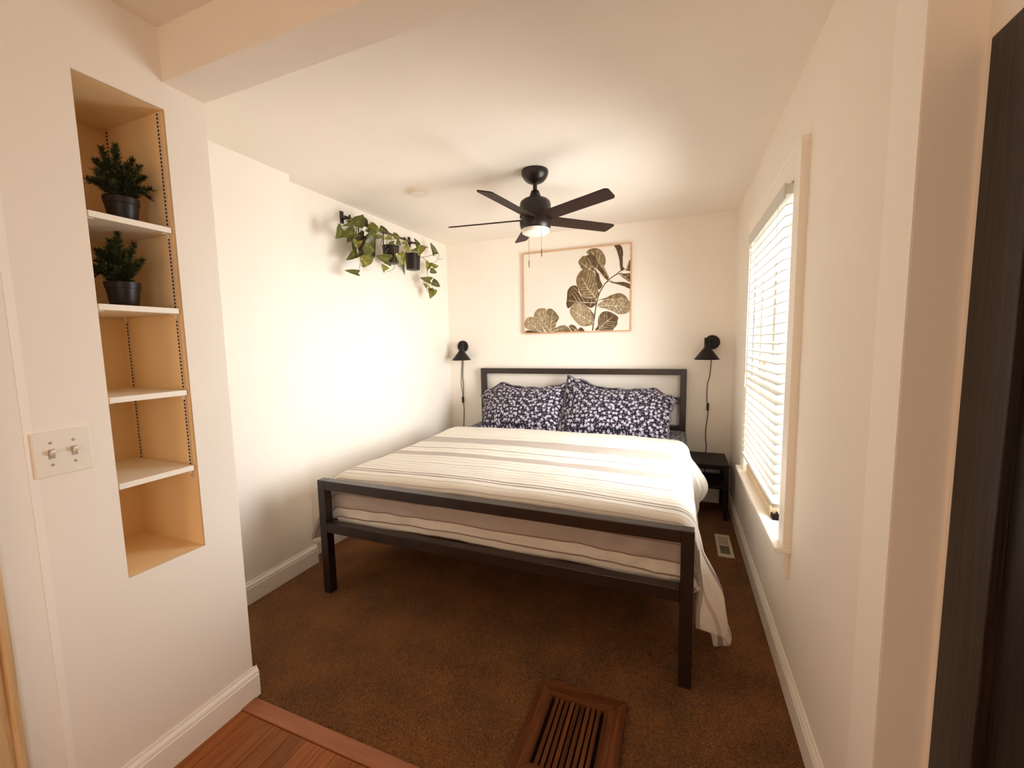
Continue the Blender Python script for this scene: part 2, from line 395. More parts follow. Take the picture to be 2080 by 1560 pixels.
# bedroom floor: carpet, a fine grid of uneven tufts
bm = bmesh.new(); nx, ny = 330, 350; rows = []
for j in range(ny + 1):
    y = -2.845 + 2.845 * j / ny; row = []
    for i in range(nx + 1):
        x = W * i / nx
        h = mnoise.noise(Vector((x * 95, y * 95, 0))) * .0022 + mnoise.noise(Vector((x * 14, y * 14, 3))) * .0012 - .002 + random.uniform(-.0012, .0012)
        row.append(bm.verts.new((x, y, h)))
    rows.append(row)
for j in range(ny):
    for i in range(nx):
        bm.faces.new((rows[j][i], rows[j][i + 1], rows[j + 1][i + 1], rows[j + 1][i])).smooth = True
struct('floor', bm, M_carpet, 'brown cut pile carpet covering the whole bedroom floor under the bed', 'carpet')

# hall floor: slab, threshold strip, separate boards
hall = struct('floor_hall', bx(.0, 3.0, YH - .1, -2.845, -.12, -.022), M_strip, 'red brown hardwood boards of the hall at the lower left corner', 'floor')
obj('threshold_strip', bx(XN, XH, -2.905, -2.846, -.022, .004, bev=.003), M_strip, hall)
pw = .0715; x = XN; k = 0
while x < XH - .01:
    x1 = min(x + pw, XH); y1 = -2.907; first = random.uniform(.25, .9)
    while y1 > YH:
        y0 = max(y1 - first, YH); first = random.uniform(.8, 1.3)
        obj('plank', bx(x + .0008, x1 - .0008, y0 + .0008, y1 - .0008, -.022, random.uniform(-.0012, 0.0), bev=.0012), M_hall, hall)
        y1 = y0
    x = x1; k += 1

struct('ceiling', bx(-.15, 3.05, YB + .0, .15, H, H + .1), M_ceil, 'cream painted bedroom ceiling above the bed', 'ceiling')
struct('ceiling_hall', bx(-.15, 3.05, YH - .1, YB, H, H + .1), M_ceil, 'shadowed cream ceiling of the hall in front of the dropped beam', 'ceiling')
beam = struct('trim_1', bx(XN, XH, -2.9684, YB, 2.2757, H), M_wall, 'dropped plaster beam across the opening between hall and bedroom', 'beam')

struct('wall_back', bx(-.15, 2.9, 0, .12, -.1, H), M_wall, 'cream bedroom wall behind the headboard', 'wall')
bm = bmesh.new(); box(bm, -.12, 0, YS, .0, -.1, H); box(bm, -.12, .085, YB - .05, YS, -.1, H)
struct('wall_left', bm, M_wall, 'cream bedroom wall beside the hanging pothos plants, with a shallow step', 'wall')

# right wall round the window opening
WY0, WY1, WZ0, WZ1 = -1.940, -.945, .56, 2.018
bm = bmesh.new()
box(bm, W, 2.88, -2.802, WY0, -.1, H); box(bm, W, 2.88, WY1, .12, -.1, H)
box(bm, W, 2.88, WY0, WY1, -.1, WZ0); box(bm, W, 2.88, WY0, WY1, WZ1, H)
struct('wall_right', bm, M_wall, 'cream bedroom wall that holds the window with blinds', 'wall')
struct('trim_2', bx(W - .003, W + .02, -2.8015, -2.669, .0, H), M_band, 'paler upright pier at the near end of the window wall', 'pier')
bm = bmesh.new(); box(bm, XH, 2.98, YH, -2.812, 1.945, H); box(bm, XH, 2.98, -2.812, -2.7, -.1, H); box(bm, XH, 2.98, YH, -3.74, -.1, 1.945); box(bm, 2.95, 3.05, -3.80, -2.7, -.1, 2.2)
struct('wall_hall_right', bm, M_wall, 'sliver of cream hall wall around the black door', 'wall')
struct('wall_hall_end', bx(-.15, 3.05, YH - .12, YH, -.1, H), M_wall, 'cream end wall of the hall behind the viewpoint', 'wall')

# hall's left wall with the shelf niche
NY0, NY1, NZ0, NZ1, NX = -3.197, -2.970, .703, 2.192, .338
bm = bmesh.new()
box(bm, .10, XN, NY1, YB, -.1, H); box(bm, .10, XN, YH, NY0, -.1, H)
box(bm, .10, XN, NY0, NY1, -.1, NZ0); box(bm, .10, XN, NY0, NY1, NZ1, H); box(bm, .10, NX, NY0, NY1, NZ0, NZ1)
hl = struct('wall_hall_left', bm, M_wall, 'cream hall wall with the tall recessed shelf niche and light switch', 'wall')
e = .0015
bm = bmesh.new()
for q in (((NX + e, NY0, NZ0), (NX + e, NY1, NZ0), (NX + e, NY1, NZ1), (NX + e, NY0, NZ1)),
          ((NX, NY1 - e, NZ0), (XN - .004, NY1 - e, NZ0), (XN - .004, NY1 - e, NZ1), (NX, NY1 - e, NZ1)),
          ((NX, NY0 + e, NZ0), (NX, NY0 + e, NZ1), (XN - .004, NY0 + e, NZ1), (XN - .004, NY0 + e, NZ0)),
          ((NX, NY0, NZ0 + e), (XN - .004, NY0, NZ0 + e), (XN - .004, NY1, NZ0 + e), (NX, NY1, NZ0 + e)),
          ((NX, NY0, NZ1 - e), (NX, NY1, NZ1 - e), (XN - .004, NY1, NZ1 - e), (XN - .004, NY0, NZ1 - e))):
    bm.faces.new([bm.verts.new(p) for p in q])
obj('niche_lining', bm, M_niche, hl)
obj('plaster_bead', bx(XN - .002, XN + .0012, -3.378, -3.360, .124, 2.30, bev=.001), M_band, hl)
for ys, sgn in ((NY1, -1), (NY0, 1)):
    for x0 in (.655, .362):
        st = obj('shelf_standard', bx(x0, x0 + .016, min(ys, ys + sgn * .005), max(ys, ys + sgn * .005), .955, 2.185, bev=.0008), M_std, hl)
        bm = bmesh.new(); z = .965
        while z < 2.18:
            y_ = ys + sgn * .0052
            box(bm, x0 + .0045, x0 + .0105, y_ - .0006, y_ + .0006, z, z + .006); z += .0125
        s = obj('slot', bm, M_slot, st); s['kind'] = 'stuff'

# baseboards
BP = [(0, 0), (.015, 0), (.015, .088), (.0115, .092), (.0115, .095), (.0145, .098), (.012, .106), (.0065, .114), (.005, .1175), (.005, .1225), (0, .1225)]
def baseboard(name, segs, label):
    bm = bmesh.new()
    for p0, p1, out in segs: extrude_profile(bm, BP, p0, p1, out)
    return struct(name, bm, M_trim, label, 'baseboard')
baseboard('baseboard_left', [((.0, -.0), (.0, YS), (1, 0)), ((.085, YS + .015), (.085, YB), (1, 0)), ((.0, YS), (.085, YS), (0, 1))], 'cream moulded baseboard along the bedroom wall left of the bed')
baseboard('baseboard_right', [((W, 0), (W, -2.668), (-1, 0)), ((W - .003, -2.669), (W - .003, -2.8015), (-1, 0))], 'cream moulded baseboard running under the window')
baseboard('baseboard_back', [((0, 0), (W, 0), (0, -1))], 'cream moulded baseboard behind the bed and nightstand')
baseboard('baseboard_hall', [((XN, YB + .015), (XN, -3.449), (1, 0)), ((.1, YB), (XN, YB), (0, 1))], 'cream moulded baseboard below the shelf niche')

# honey oak door casing at the far left
bm = bmesh.new()
prof = [(0, 0), (.012, 0), (.018, .006), (.018, .016), (.010, .020), (.010, .026), (.016, .031), (.017, .048), (.010, .053), (.010, .059), (.015, .064), (.019, .072), (.019, .090), (0, .090)]
pts = [[bm.verts.new((XN + d, -3.449 - w, z)) for d, w in prof] for z in (0.0, 2.05)]
for k in range(len(prof)):
    bm.faces.new((pts[0][k], pts[0][(k + 1) % len(prof)], pts[1][(k + 1) % len(prof)], pts[1][k]))
bm.faces.new(pts[0]); bm.faces.new(pts[1]); bmesh.ops.recalc_face_normals(bm, faces=bm.faces[:])
struct('trim_3', bm, M_casing, 'fluted honey coloured wood door casing at the far left edge', 'door casing')

# black door in the hall's right wall: stiles, rails and recessed panel
door = thing('door_1', 'black wood grain panel door at the right edge of the hall', 'door', (XH + .02, -3.28, 0)); door['kind'] = 'structure'
d0, d1, dt = -2.814, -3.735, 1.943
for a, b in ((d0, d0 - .125), (d1 + .125, d1)):
    obj('stile', bx(XH - .002, XH + .036, b, a, .006, dt, bev=.002), M_door, door)
for z0, z1 in ((.006, .22), (dt - .125, dt)):
    obj('rail', bx(XH - .001, XH + .035, d1 + .1255, d0 - .1255, z0, z1, bev=.002), M_door, door)
for z0, z1 in ((.225, dt - .13),):
    obj('panel', bx(XH + .014, XH + .026, d1 + .121, d0 - .121, z0 - .006, z1 + .006, bev=.001), M_door, door)

# ------------------------------------------------------------------ outline data: the print (u,v on the paper) and the pothos leaves and vines (metres)
ART = [(1,[(0.86,1.0),(0.903,1.0),(0.929,0.965),(0.937,0.887),(0.929,0.835),(0.935,0.75),(0.949,0.717),(0.921,0.697),(0.909,0.761),(0.903,0.838),(0.88,0.942)],(0.932,0.711),(0.88,1.0),0),(1,[(0.96,0.708),(0.971,0.745),(0.998,0.818),(0.998,0.696),(0.977,0.698)],(0.963,0.704),(0.997,0.787),1),(1,[(0.903,0.672),(0.955,0.662),(0.999,0.657),(0.999,0.565),(0.955,0.601),(0.921,0.636)],(0.903,0.661),(0.998,0.573),2),(1,[(0.823,0.596),(0.863,0.572),(0.943,0.567),(0.999,0.534),(0.999,0.484),(0.944,0.517),(0.886,0.546),(0.834,0.571)],(0.823,0.592),(0.998,0.511),0),(0,[(0.609,0.95),(0.64,0.985),(0.7,0.988),(0.747,0.954),(0.779,0.879),(0.782,0.8),(0.764,0.763),(0.735,0.822),(0.693,0.891),(0.64,0.922)],(0.767,0.771),(0.652,0.968),3),(0,[(0.536,0.841),(0.56,0.893),(0.597,0.912),(0.621,0.837),(0.669,0.776),(0.711,0.707),(0.699,0.685),(0.633,0.74),(0.578,0.747),(0.554,0.79)],(0.702,0.692),(0.548,0.855),3),(1,[(0.693,0.701),(0.723,0.682),(0.735,0.61),(0.755,0.552),(0.746,0.514),(0.717,0.501),(0.705,0.573)],(0.717,0.505),(0.711,0.683),0),(1,[(0.603,0.903),(0.652,0.924),(0.693,0.891),(0.735,0.807),(0.77,0.724),(0.811,0.64),(0.794,0.595),(0.758,0.662),(0.717,0.73),(0.669,0.776),(0.621,0.829)],(0.796,0.599),(0.609,0.902),2),(2,[(0.699,0.89),(0.72,0.863),(0.758,0.788),(0.788,0.714),(0.814,0.64),(0.805,0.637),(0.764,0.724),(0.735,0.783),(0.702,0.842)],(0.811,0.64),(0.702,0.886),0),(1,[(0.431,0.496),(0.466,0.558),(0.522,0.556),(0.546,0.461),(0.602,0.408),(0.668,0.394),(0.701,0.355),(0.692,0.312),(0.644,0.283),(0.583,0.337),(0.527,0.357),(0.477,0.32),(0.436,0.291),(0.42,0.35),(0.434,0.414)],(0.698,0.343),(0.43,0.39),5),(0,[(0.56,0.737),(0.603,0.747),(0.651,0.734),(0.687,0.686),(0.702,0.605),(0.714,0.525),(0.725,0.444),(0.716,0.39),(0.698,0.375),(0.656,0.403),(0.602,0.412),(0.559,0.452),(0.534,0.527),(0.516,0.601),(0.523,0.673)],(0.71,0.378),(0.56,0.677),6),(0,[(0.722,0.373),(0.782,0.392),(0.829,0.419),(0.898,0.44),(0.949,0.416),(0.983,0.359),(0.978,0.336),(0.909,0.381),(0.852,0.354),(0.782,0.356)],(0.719,0.365),(0.978,0.355),2),(2,[(0.716,0.318),(0.758,0.354),(0.829,0.36),(0.898,0.385),(0.961,0.372),(0.999,0.326),(0.999,0.233),(0.967,0.197),(0.91,0.189),(0.852,0.228),(0.782,0.265),(0.728,0.285)],(0.71,0.298),(0.998,0.264),6),(1,[(0.632,0.276),(0.662,0.234),(0.68,0.192),(0.668,0.161),(0.638,0.219)],(0.674,0.165),(0.635,0.272),0),(2,[(0.455,0.273),(0.49,0.344),(0.546,0.36),(0.601,0.319),(0.644,0.251),(0.674,0.177),(0.68,0.104),(0.655,0.073),(0.6,0.06),(0.545,0.079),(0.501,0.139),(0.464,0.207)],(0.674,0.104),(0.464,0.281),6),(1,[(0.689,0.015),(0.716,0.062),(0.719,0.15),(0.752,0.22),(0.805,0.232),(0.863,0.196),(0.898,0.154),(0.892,0.115),(0.887,0.061),(0.858,0.023),(0.846,0.003),(0.734,0.005)],(0.719,0.009),(0.852,0.165),5),(2,[(0.002,0.134),(0.029,0.193),(0.077,0.202),(0.124,0.17),(0.164,0.099),(0.203,0.012),(0.19,0.0),(0.109,0.008),(0.041,0.046),(0.006,0.073)],(0.176,0.001),(0.021,0.176),5),(2,[(0.097,0.222),(0.125,0.289),(0.172,0.31),(0.219,0.294),(0.238,0.205),(0.27,0.119),(0.276,0.009),(0.23,0.003),(0.177,0.082),(0.137,0.135),(0.104,0.179)],(0.266,0.003),(0.139,0.288),5),(0,[(0.232,0.281),(0.265,0.299),(0.304,0.267),(0.336,0.215),(0.349,0.173),(0.322,0.116),(0.309,0.05),(0.269,0.001),(0.263,0.094),(0.241,0.188)],(0.269,0.003),(0.291,0.277),4),(0,[(0.269,0.001),(0.322,0.057),(0.393,0.083),(0.438,0.052),(0.466,0.005),(0.463,0.001)],(0.276,0.004),(0.425,0.052),3),(1,[(0.444,0.068),(0.47,0.087),(0.507,0.065),(0.526,0.023),(0.532,0.002),(0.482,0.0),(0.457,0.042)],(0.52,0.006),(0.454,0.076),1),(1,[(0.532,0.022),(0.557,0.05),(0.582,0.028),(0.591,0.003),(0.545,0.001)],(0.538,0.006),(0.576,0.028),0),(1,[(0.009,0.004),(0.041,0.033),(0.149,0.006),(0.149,0.0)],(0.149,0.002),(0.02,0.008),0)]
ART_STEM = [(0.667,0.008),(0.68,0.136),(0.698,0.295),(0.713,0.39),(0.734,0.467),(0.776,0.558),(0.829,0.623),(0.881,0.663),(0.921,0.705),(0.949,0.725)]
ART_TWIGS = [[(0.811,0.609),(0.805,0.649),(0.77,0.724)],[(0.875,0.66),(0.909,0.664)],[(0.946,0.717),(0.966,0.7),(0.997,0.688)],[(0.794,0.58),(0.829,0.591)]]
LEAVES = [(0,(0.17,-1.511,2.243),(0.17,-1.432,2.349),0.083,0),(0,(0.13,-1.4,2.279),(0.13,-1.361,2.351),0.061,0),(0,(0.14,-1.493,2.287),(0.14,-1.576,2.264),0.039,1),(0,(0.17,-1.546,2.253),(0.17,-1.651,2.211),0.022,0),(0,(0.19,-1.669,2.181),(0.19,-1.726,2.112),0.075,0),(0,(0.21,-1.577,2.184),(0.21,-1.692,2.129),0.075,0),(0,(0.16,-1.549,2.163),(0.16,-1.598,2.117),0.047,0),(0,(0.18,-1.399,2.273),(0.18,-1.262,2.256),0.075,1),(0,(0.21,-1.358,2.218),(0.21,-1.474,2.178),0.064,0),(0,(0.22,-1.494,2.134),(0.22,-1.393,2.084),0.117,0),(0,(0.15,-1.504,2.165),(0.15,-1.53,2.063),0.05,0),(0,(0.22,-1.563,2.128),(0.22,-1.572,2.072),0.054,1),(0,(0.17,-1.522,2.06),(0.17,-1.624,1.994),0.053,0),(0,(0.2,-1.516,2.002),(0.2,-1.369,2.039),0.072,1),(0,(0.15,-1.496,1.927),(0.15,-1.622,1.928),0.037,0),(0,(0.19,-1.479,2.049),(0.19,-1.341,2.077),0.067,0),(1,(0.13,-1.212,2.304),(0.13,-1.081,2.292),0.047,0),(1,(0.19,-1.15,2.244),(0.19,-1.242,2.216),0.04,1),(1,(0.16,-1.089,2.275),(0.16,-0.983,2.279),0.047,0),(1,(0.2,-1.339,2.212),(0.2,-1.235,2.226),0.025,0),(1,(0.19,-1.129,2.21),(0.19,-1.199,2.191),0.029,0),(1,(0.18,-1.083,2.23),(0.18,-1.011,2.215),0.039,0),(1,(0.23,-1.245,2.051),(0.23,-1.39,2.059),0.075,0),(1,(0.2,-1.253,1.982),(0.2,-1.301,2.019),0.047,1),(2,(0.24,-1.13,2.125),(0.24,-1.071,2.024),0.061,1),(2,(0.23,-1.089,2.042),(0.23,-1.057,1.966),0.023,0),(2,(0.18,-0.941,2.251),(0.18,-1.013,2.235),0.042,1),(2,(0.21,-0.998,2.211),(0.21,-0.959,2.156),0.047,1),(2,(0.12,-0.686,2.292),(0.12,-0.75,2.337),0.031,0),(2,(0.19,-0.785,2.232),(0.19,-0.92,2.185),0.033,0),(2,(0.21,-0.767,2.247),(0.21,-0.831,2.164),0.058,1),(2,(0.14,-0.748,2.262),(0.14,-0.532,2.302),0.027,0),(2,(0.13,-0.433,2.259),(0.13,-0.505,2.353),0.053,0),(2,(0.16,-0.588,2.152),(0.16,-0.627,2.073),0.058,1),(2,(0.16,-0.538,2.126),(0.16,-0.414,2.149),0.04,1),(2,(0.15,-0.559,2.09),(0.15,-0.425,2.084),0.043,0),(2,(0.15,-0.561,1.999),(0.15,-0.716,1.998),0.056,0),(2,(0.13,-0.5,2.0),(0.13,-0.344,1.963),0.057,0),(2,(0.14,-0.602,1.936),(0.14,-0.665,1.96),0.032,1),(2,(0.15,-0.542,1.92),(0.15,-0.574,1.834),0.083,1),(2,(0.17,-0.579,1.912),(0.17,-0.502,1.907),0.026,0),(0,(0.16,-1.354,2.197),(0.16,-1.417,2.156),0.05,0),(0,(0.15,-1.453,2.22),(0.15,-1.416,2.198),0.039,0),(1,(0.14,-1.142,2.26),(0.14,-1.093,2.247),0.033,0)]
VINES = [(0,[(0.19,-1.509,2.074),(0.19,-1.542,2.042),(0.19,-1.512,2.03),(0.19,-1.516,1.986),(0.19,-1.539,1.924)]),(0,[(0.2,-1.518,1.972),(0.2,-1.491,1.963),(0.2,-1.467,1.98)]),(0,[(0.15,-1.495,2.167),(0.15,-1.488,2.251)]),(0,[(0.14,-1.458,2.176),(0.14,-1.441,2.224),(0.14,-1.405,2.277)]),(0,[(0.15,-1.507,2.164),(0.15,-1.497,2.21),(0.15,-1.479,2.244)]),(0,[(0.16,-1.468,2.172),(0.16,-1.425,2.225),(0.16,-1.368,2.279)]),(0,[(0.17,-1.517,2.16),(0.17,-1.575,2.198),(0.17,-1.65,2.187)]),(0,[(0.19,-1.504,2.135),(0.19,-1.41,2.19),(0.19,-1.34,2.221)]),(0,[(0.18,-1.548,2.144),(0.18,-1.551,2.177),(0.18,-1.544,2.191)]),(0,[(0.2,-1.495,2.153),(0.2,-1.492,2.11),(0.2,-1.522,2.053),(0.2,-1.556,2.049)]),(1,[(0.17,-1.097,2.18),(0.17,-1.102,2.217)]),(1,[(0.16,-1.193,2.166),(0.16,-1.157,2.24),(0.16,-1.11,2.26)]),(1,[(0.13,-1.214,2.174),(0.13,-1.188,2.237),(0.13,-1.165,2.289),(0.13,-1.205,2.304)]),(1,[(0.215,-1.153,2.169),(0.215,-1.162,2.043),(0.215,-1.172,2.008),(0.215,-1.24,1.971),(0.215,-1.276,1.98)]),(1,[(0.22,-1.14,2.171),(0.22,-1.133,2.047),(0.22,-1.11,2.032),(0.22,-1.069,2.044)]),(1,[(0.15,-1.103,2.176),(0.15,-1.133,2.199),(0.15,-1.076,2.279)]),(1,[(0.22,-1.241,2.141),(0.22,-1.274,2.089),(0.22,-1.232,2.054)]),(2,[(0.17,-0.806,2.191),(0.17,-0.841,2.21),(0.17,-0.927,2.252)]),(2,[(0.19,-0.854,2.18),(0.19,-0.906,2.201),(0.19,-0.965,2.219)]),(2,[(0.13,-0.709,2.207),(0.13,-0.716,2.244),(0.13,-0.701,2.287)]),(2,[(0.17,-0.749,2.196),(0.17,-0.706,2.264)]),(2,[(0.16,-0.736,2.178),(0.16,-0.677,2.178),(0.16,-0.639,2.157),(0.16,-0.589,2.149),(0.16,-0.515,2.153),(0.16,-0.428,2.15)]),(2,[(0.13,-0.661,2.189),(0.13,-0.537,2.223),(0.13,-0.433,2.262)]),(2,[(0.12,-0.376,2.288),(0.12,-0.338,2.266),(0.12,-0.351,2.24)]),(2,[(0.13,-0.433,2.262),(0.13,-0.385,2.227),(0.13,-0.455,2.174),(0.13,-0.511,2.147)]),(2,[(0.1,-0.337,2.232),(0.1,-0.242,2.25)]),(2,[(0.15,-0.598,2.087),(0.15,-0.607,2.041),(0.15,-0.563,1.999)]),(2,[(0.15,-0.574,1.994),(0.15,-0.544,1.958),(0.15,-0.515,1.922)]),(2,[(0.145,-0.622,1.935),(0.145,-0.614,1.894),(0.145,-0.584,1.886)]),(2,[(0.22,-1.013,2.127),(0.22,-1.07,2.136),(0.22,-1.103,2.131)]),(2,[(0.15,-0.767,2.2),(0.15,-0.758,2.255)])]

# ------------------------------------------------------------------ window
win = thing('window_1', 'bright double hung window with wide cream casing in the right wall', 'window', (W, -1.4425, .577)); win['kind'] = 'structure'
CX = 2.672
obj('side_casing', bx(CX, W + .02, -2.028, WY0, .577, 2.137, bev=.003), M_trim, win)
obj('side_casing', bx(CX, W + .02, WY1, -.838, .577, 2.137, bev=.003), M_trim, win)
bm = bmesh.new(); box(bm, CX, W + .02, WY0 + .001, WY1 - .001, 2.018, 2.137, bev=.003); box(bm, CX - .004, W + .01, -2.030, -.836, 2.119, 2.140, bev=.003)
obj('head_casing', bm, M_trim, win)
obj('stool', bx(2.642, 2.84, -2.034, -.832, .558, .577, bev=.004), M_trim, win)
obj('apron', bx(2.682, W + .01, -2.012, -.855, .444, .558, bev=.003), M_trim, win)
bm = bmesh.new()
box(bm, W + .002, 2.885, WY0 + .0005, WY0 + .010, .5775, 2.008); box(bm, W + .002, 2.885, WY1 - .010, WY1 - .0005, .5775, 2.008); box(bm, W + .002, 2.885, WY0 + .0005, WY1 - .0005, 2.008, 2.0175); box(bm, 2.842, 2.90, WY0 + .0005, WY1 - .0005, .5605, .577)
obj('jamb', bm, M_trim, win)
for xa, xb, pr_, m_ in ((2.738, 2.748, .018, M_tan), (2.802, 2.806, .012, M_screw)):
    for ya, yb in ((WY0 + .0101, WY0 + .010 + pr_), (WY1 - .010 - pr_, WY1 - .0101)):
        obj('sash_stop', bx(xa, xb, ya, yb, .5776, 2.0078, bev=.001), m_, win)
for nm, xs, z0, z1 in (('lower_sash', 2.765, .5775, 1.31), ('upper_sash', 2.8065, 1.275, 2.0075)):
    bm = bmesh.new()
    box(bm, xs, xs + .034, WY0 + .0105, WY0 + .05, z0, z1, bev=.002); box(bm, xs, xs + .034, WY1 - .05, WY1 - .0105, z0, z1, bev=.002)
    box(bm, xs, xs + .034, WY0 + .05, WY1 - .05, z0, z0 + (.06 if xs < 2.8 else .036), bev=.002); box(bm, xs, xs + .034, WY0 + .05, WY1 - .05, z1 - .036, z1, bev=.002)
    s = obj(nm, bm, M_vinyl, win)
    obj('pane', bx(xs + .014, xs + .018, WY0 + .048, WY1 - .048, z0 + .03, z1 - .03), M_glass, s)
# tan weather strip lying along the stool in front of the sash
bm = bmesh.new(); box(bm, 2.684, 2.722, -1.700, -.985, .5775, .626, bev=.003); box(bm, 2.694, 2.722, -1.690, -.985, .6275, .672, bev=.003)
strip = obj('sill_strip', bm, M_tan, win)
bm = bmesh.new()
box(bm, 2.690, 2.722, -1.742, -1.7005, .5775, .582); box(bm, 2.690, 2.722, -1.742, -1.738, .582, .606); box(bm, 2.690, 2.694, -1.738, -1.7005, .582, .60); box(bm, 2.712, 2.716, -1.738, -1.7005, .582, .604)
obj('strip_end', bm, M_slot, strip)

# blind: every slat its own piece
BX, BY0, BY1 = 2.650, -1.920, -1.032
blind = thing('window_blind', 'white horizontal slat blind hanging over the bright window', 'blind', (2.675, -1.476, 1.96))
bm = bmesh.new(); box(bm, 2.652, 2.70, BY0 + .004, BY1 - .004, 1.972, 2.012, bev=.002)
hr = obj('headrail', bm, M_slat, blind)
obj('valance', bx(2.6445, 2.6505, BY0 - .003, BY1 - .010, 1.955, 2.014, bev=.0015), M_slat, blind)
slat_me = None
zs = [.7165 + .0418 * i for i in range(30)]
TILT = math.radians(9)
for i, z in enumerate(zs[1:]):
    if slat_me is None:
        bm = bmesh.new(); pr = []
        for k in range(7):
            u = k / 6; pr.append((u * .050, .0022 * math.sin(PI * u)))
        top = []; bot = []
        for yy in (BY0, BY1):
            top.append([bm.verts.new((math.cos(TILT) * a - math.sin(TILT) * (b + .0017), yy, math.sin(TILT) * a + math.cos(TILT) * (b + .0017))) for a, b in pr])
            bot.append([bm.verts.new((math.cos(TILT) * a - math.sin(TILT) * (b - .0017), yy, math.sin(TILT) * a + math.cos(TILT) * (b - .0017))) for a, b in pr])
        for k in range(6):
            bm.faces.new((top[0][k], top[0][k + 1], top[1][k + 1], top[1][k])); bm.faces.new((bot[0][k + 1], bot[0][k], bot[1][k], bot[1][k + 1]))
            bm.faces.new((top[0][k + 1], top[0][k], bot[0][k], bot[0][k + 1])); bm.faces.new((top[1][k], top[1][k + 1], bot[1][k + 1], bot[1][k]))
        for s in (0, 6):
            bm.faces.new((top[0][s], top[1][s], bot[1][s], bot[0][s]))
        bmesh.ops.recalc_face_normals(bm, faces=bm.faces[:])
        bmesh.ops.translate(bm, verts=bm.verts[:], vec=(BX - 2.675, 1.476, 0))
        so = obj('slat', bm, M_slat, blind, local=True); slat_me = so.data
    else:
        so = bpy.data.objects.new('slat', slat_me); COL.objects.link(so); so.parent = blind
    so.location = (0, 0, z - 1.96)
obj('bottom_rail', bx(BX, BX + .050, BY0, BY1, .700, .7175, bev=.002), M_slat, blind)
for yy in (-1.80, -1.476, -1.150):
    bm = bmesh.new()
    for xx in (BX - .0015, BX + .052):
        tube(bm, [(xx, yy, 1.975), (xx, yy, .715)], .0010, 5)
    obj('ladder_cord', bm, M_cordw, blind)
bm = bmesh.new(); lathe(bm, [(.0035, 0), (.005, .004), (.005, .79), (.003, .80), (.0015, .83)], 10, (2.6375, -1.135, 1.125))
obj('tilt_wand', bm, M_slat, blind)

struct('ground', bx(3.3, 30, -20, 24, -1.0, -.8), M_lawn, 'pale ground outside the window', 'ground')

# ------------------------------------------------------------------ bed frame
X0, X1, YF, YH2 = .396, 2.345, -2.193, -.019
bed = thing('bed_frame', 'black square tube metal bed frame with open headboard and footboard', 'bed frame', (1.37, -1.1, 0))
T = .050
def bar(name, *a): return obj(name, bx(*a, bev=.003), M_black, bed)
for xa, xb in ((X0, X0 + T), (X1 - T, X1)):
    bar('leg', xa, xb, YF, YF + T, 0.0, .665)
    bar('leg', xa, xb, YH2 - T, YH2, 0.0, 1.162)
xi0, xi1 = X0 + T + .0005, X1 - T - .0005
bar('footboard_rail', xi0, xi1, YF + .0005, YF + T - .0005, .612, .6648)
bar('footboard_rail', xi0, xi1, YF + .0005, YF + T - .0005, .364, .420)
for z0, z1 in ((1.110, 1.1618), (.862, .915), (.615, .668)):
    bar('headboard_rail', xi0, xi1, YH2 - T + .0005, YH2 - .0005, z0, z1)
for xa, xb in ((X0 + .004, X0 + .044), (X1 - .044, X1 - .004)):
    bar('side_rail', xa, xb, YF + T, YH2 - T, .364, .410)
for k in range(9):
    y = -2.03 + k * .235
    bar('support_slat', X0 + .045, X1 - .045, y, y + .06, .375, .398)

mt = bx(.425, 2.352, -2.075, -.085, .399, .640, bev=.045)
mt = obj('mattress', mt, M_floral); auto_smooth(mt, 50); tag(mt, 'mattress in a navy floral fitted sheet, mostly hidden by the striped duvet', 'mattress')
me = mt.data; vs_ = me.vertices
l = me.uv_layers.new(name='UVMap')
for p in me.polygons:
    n = p.normal; ax = max(range(3), key=lambda i: abs(n[i]))
    for li in p.loop_indices:
        c = vs_[me.loops[li].vertex_index].co; l.data[li].uv = [(c.y, c.z), (c.x, c.z), (c.x, c.y)][ax]

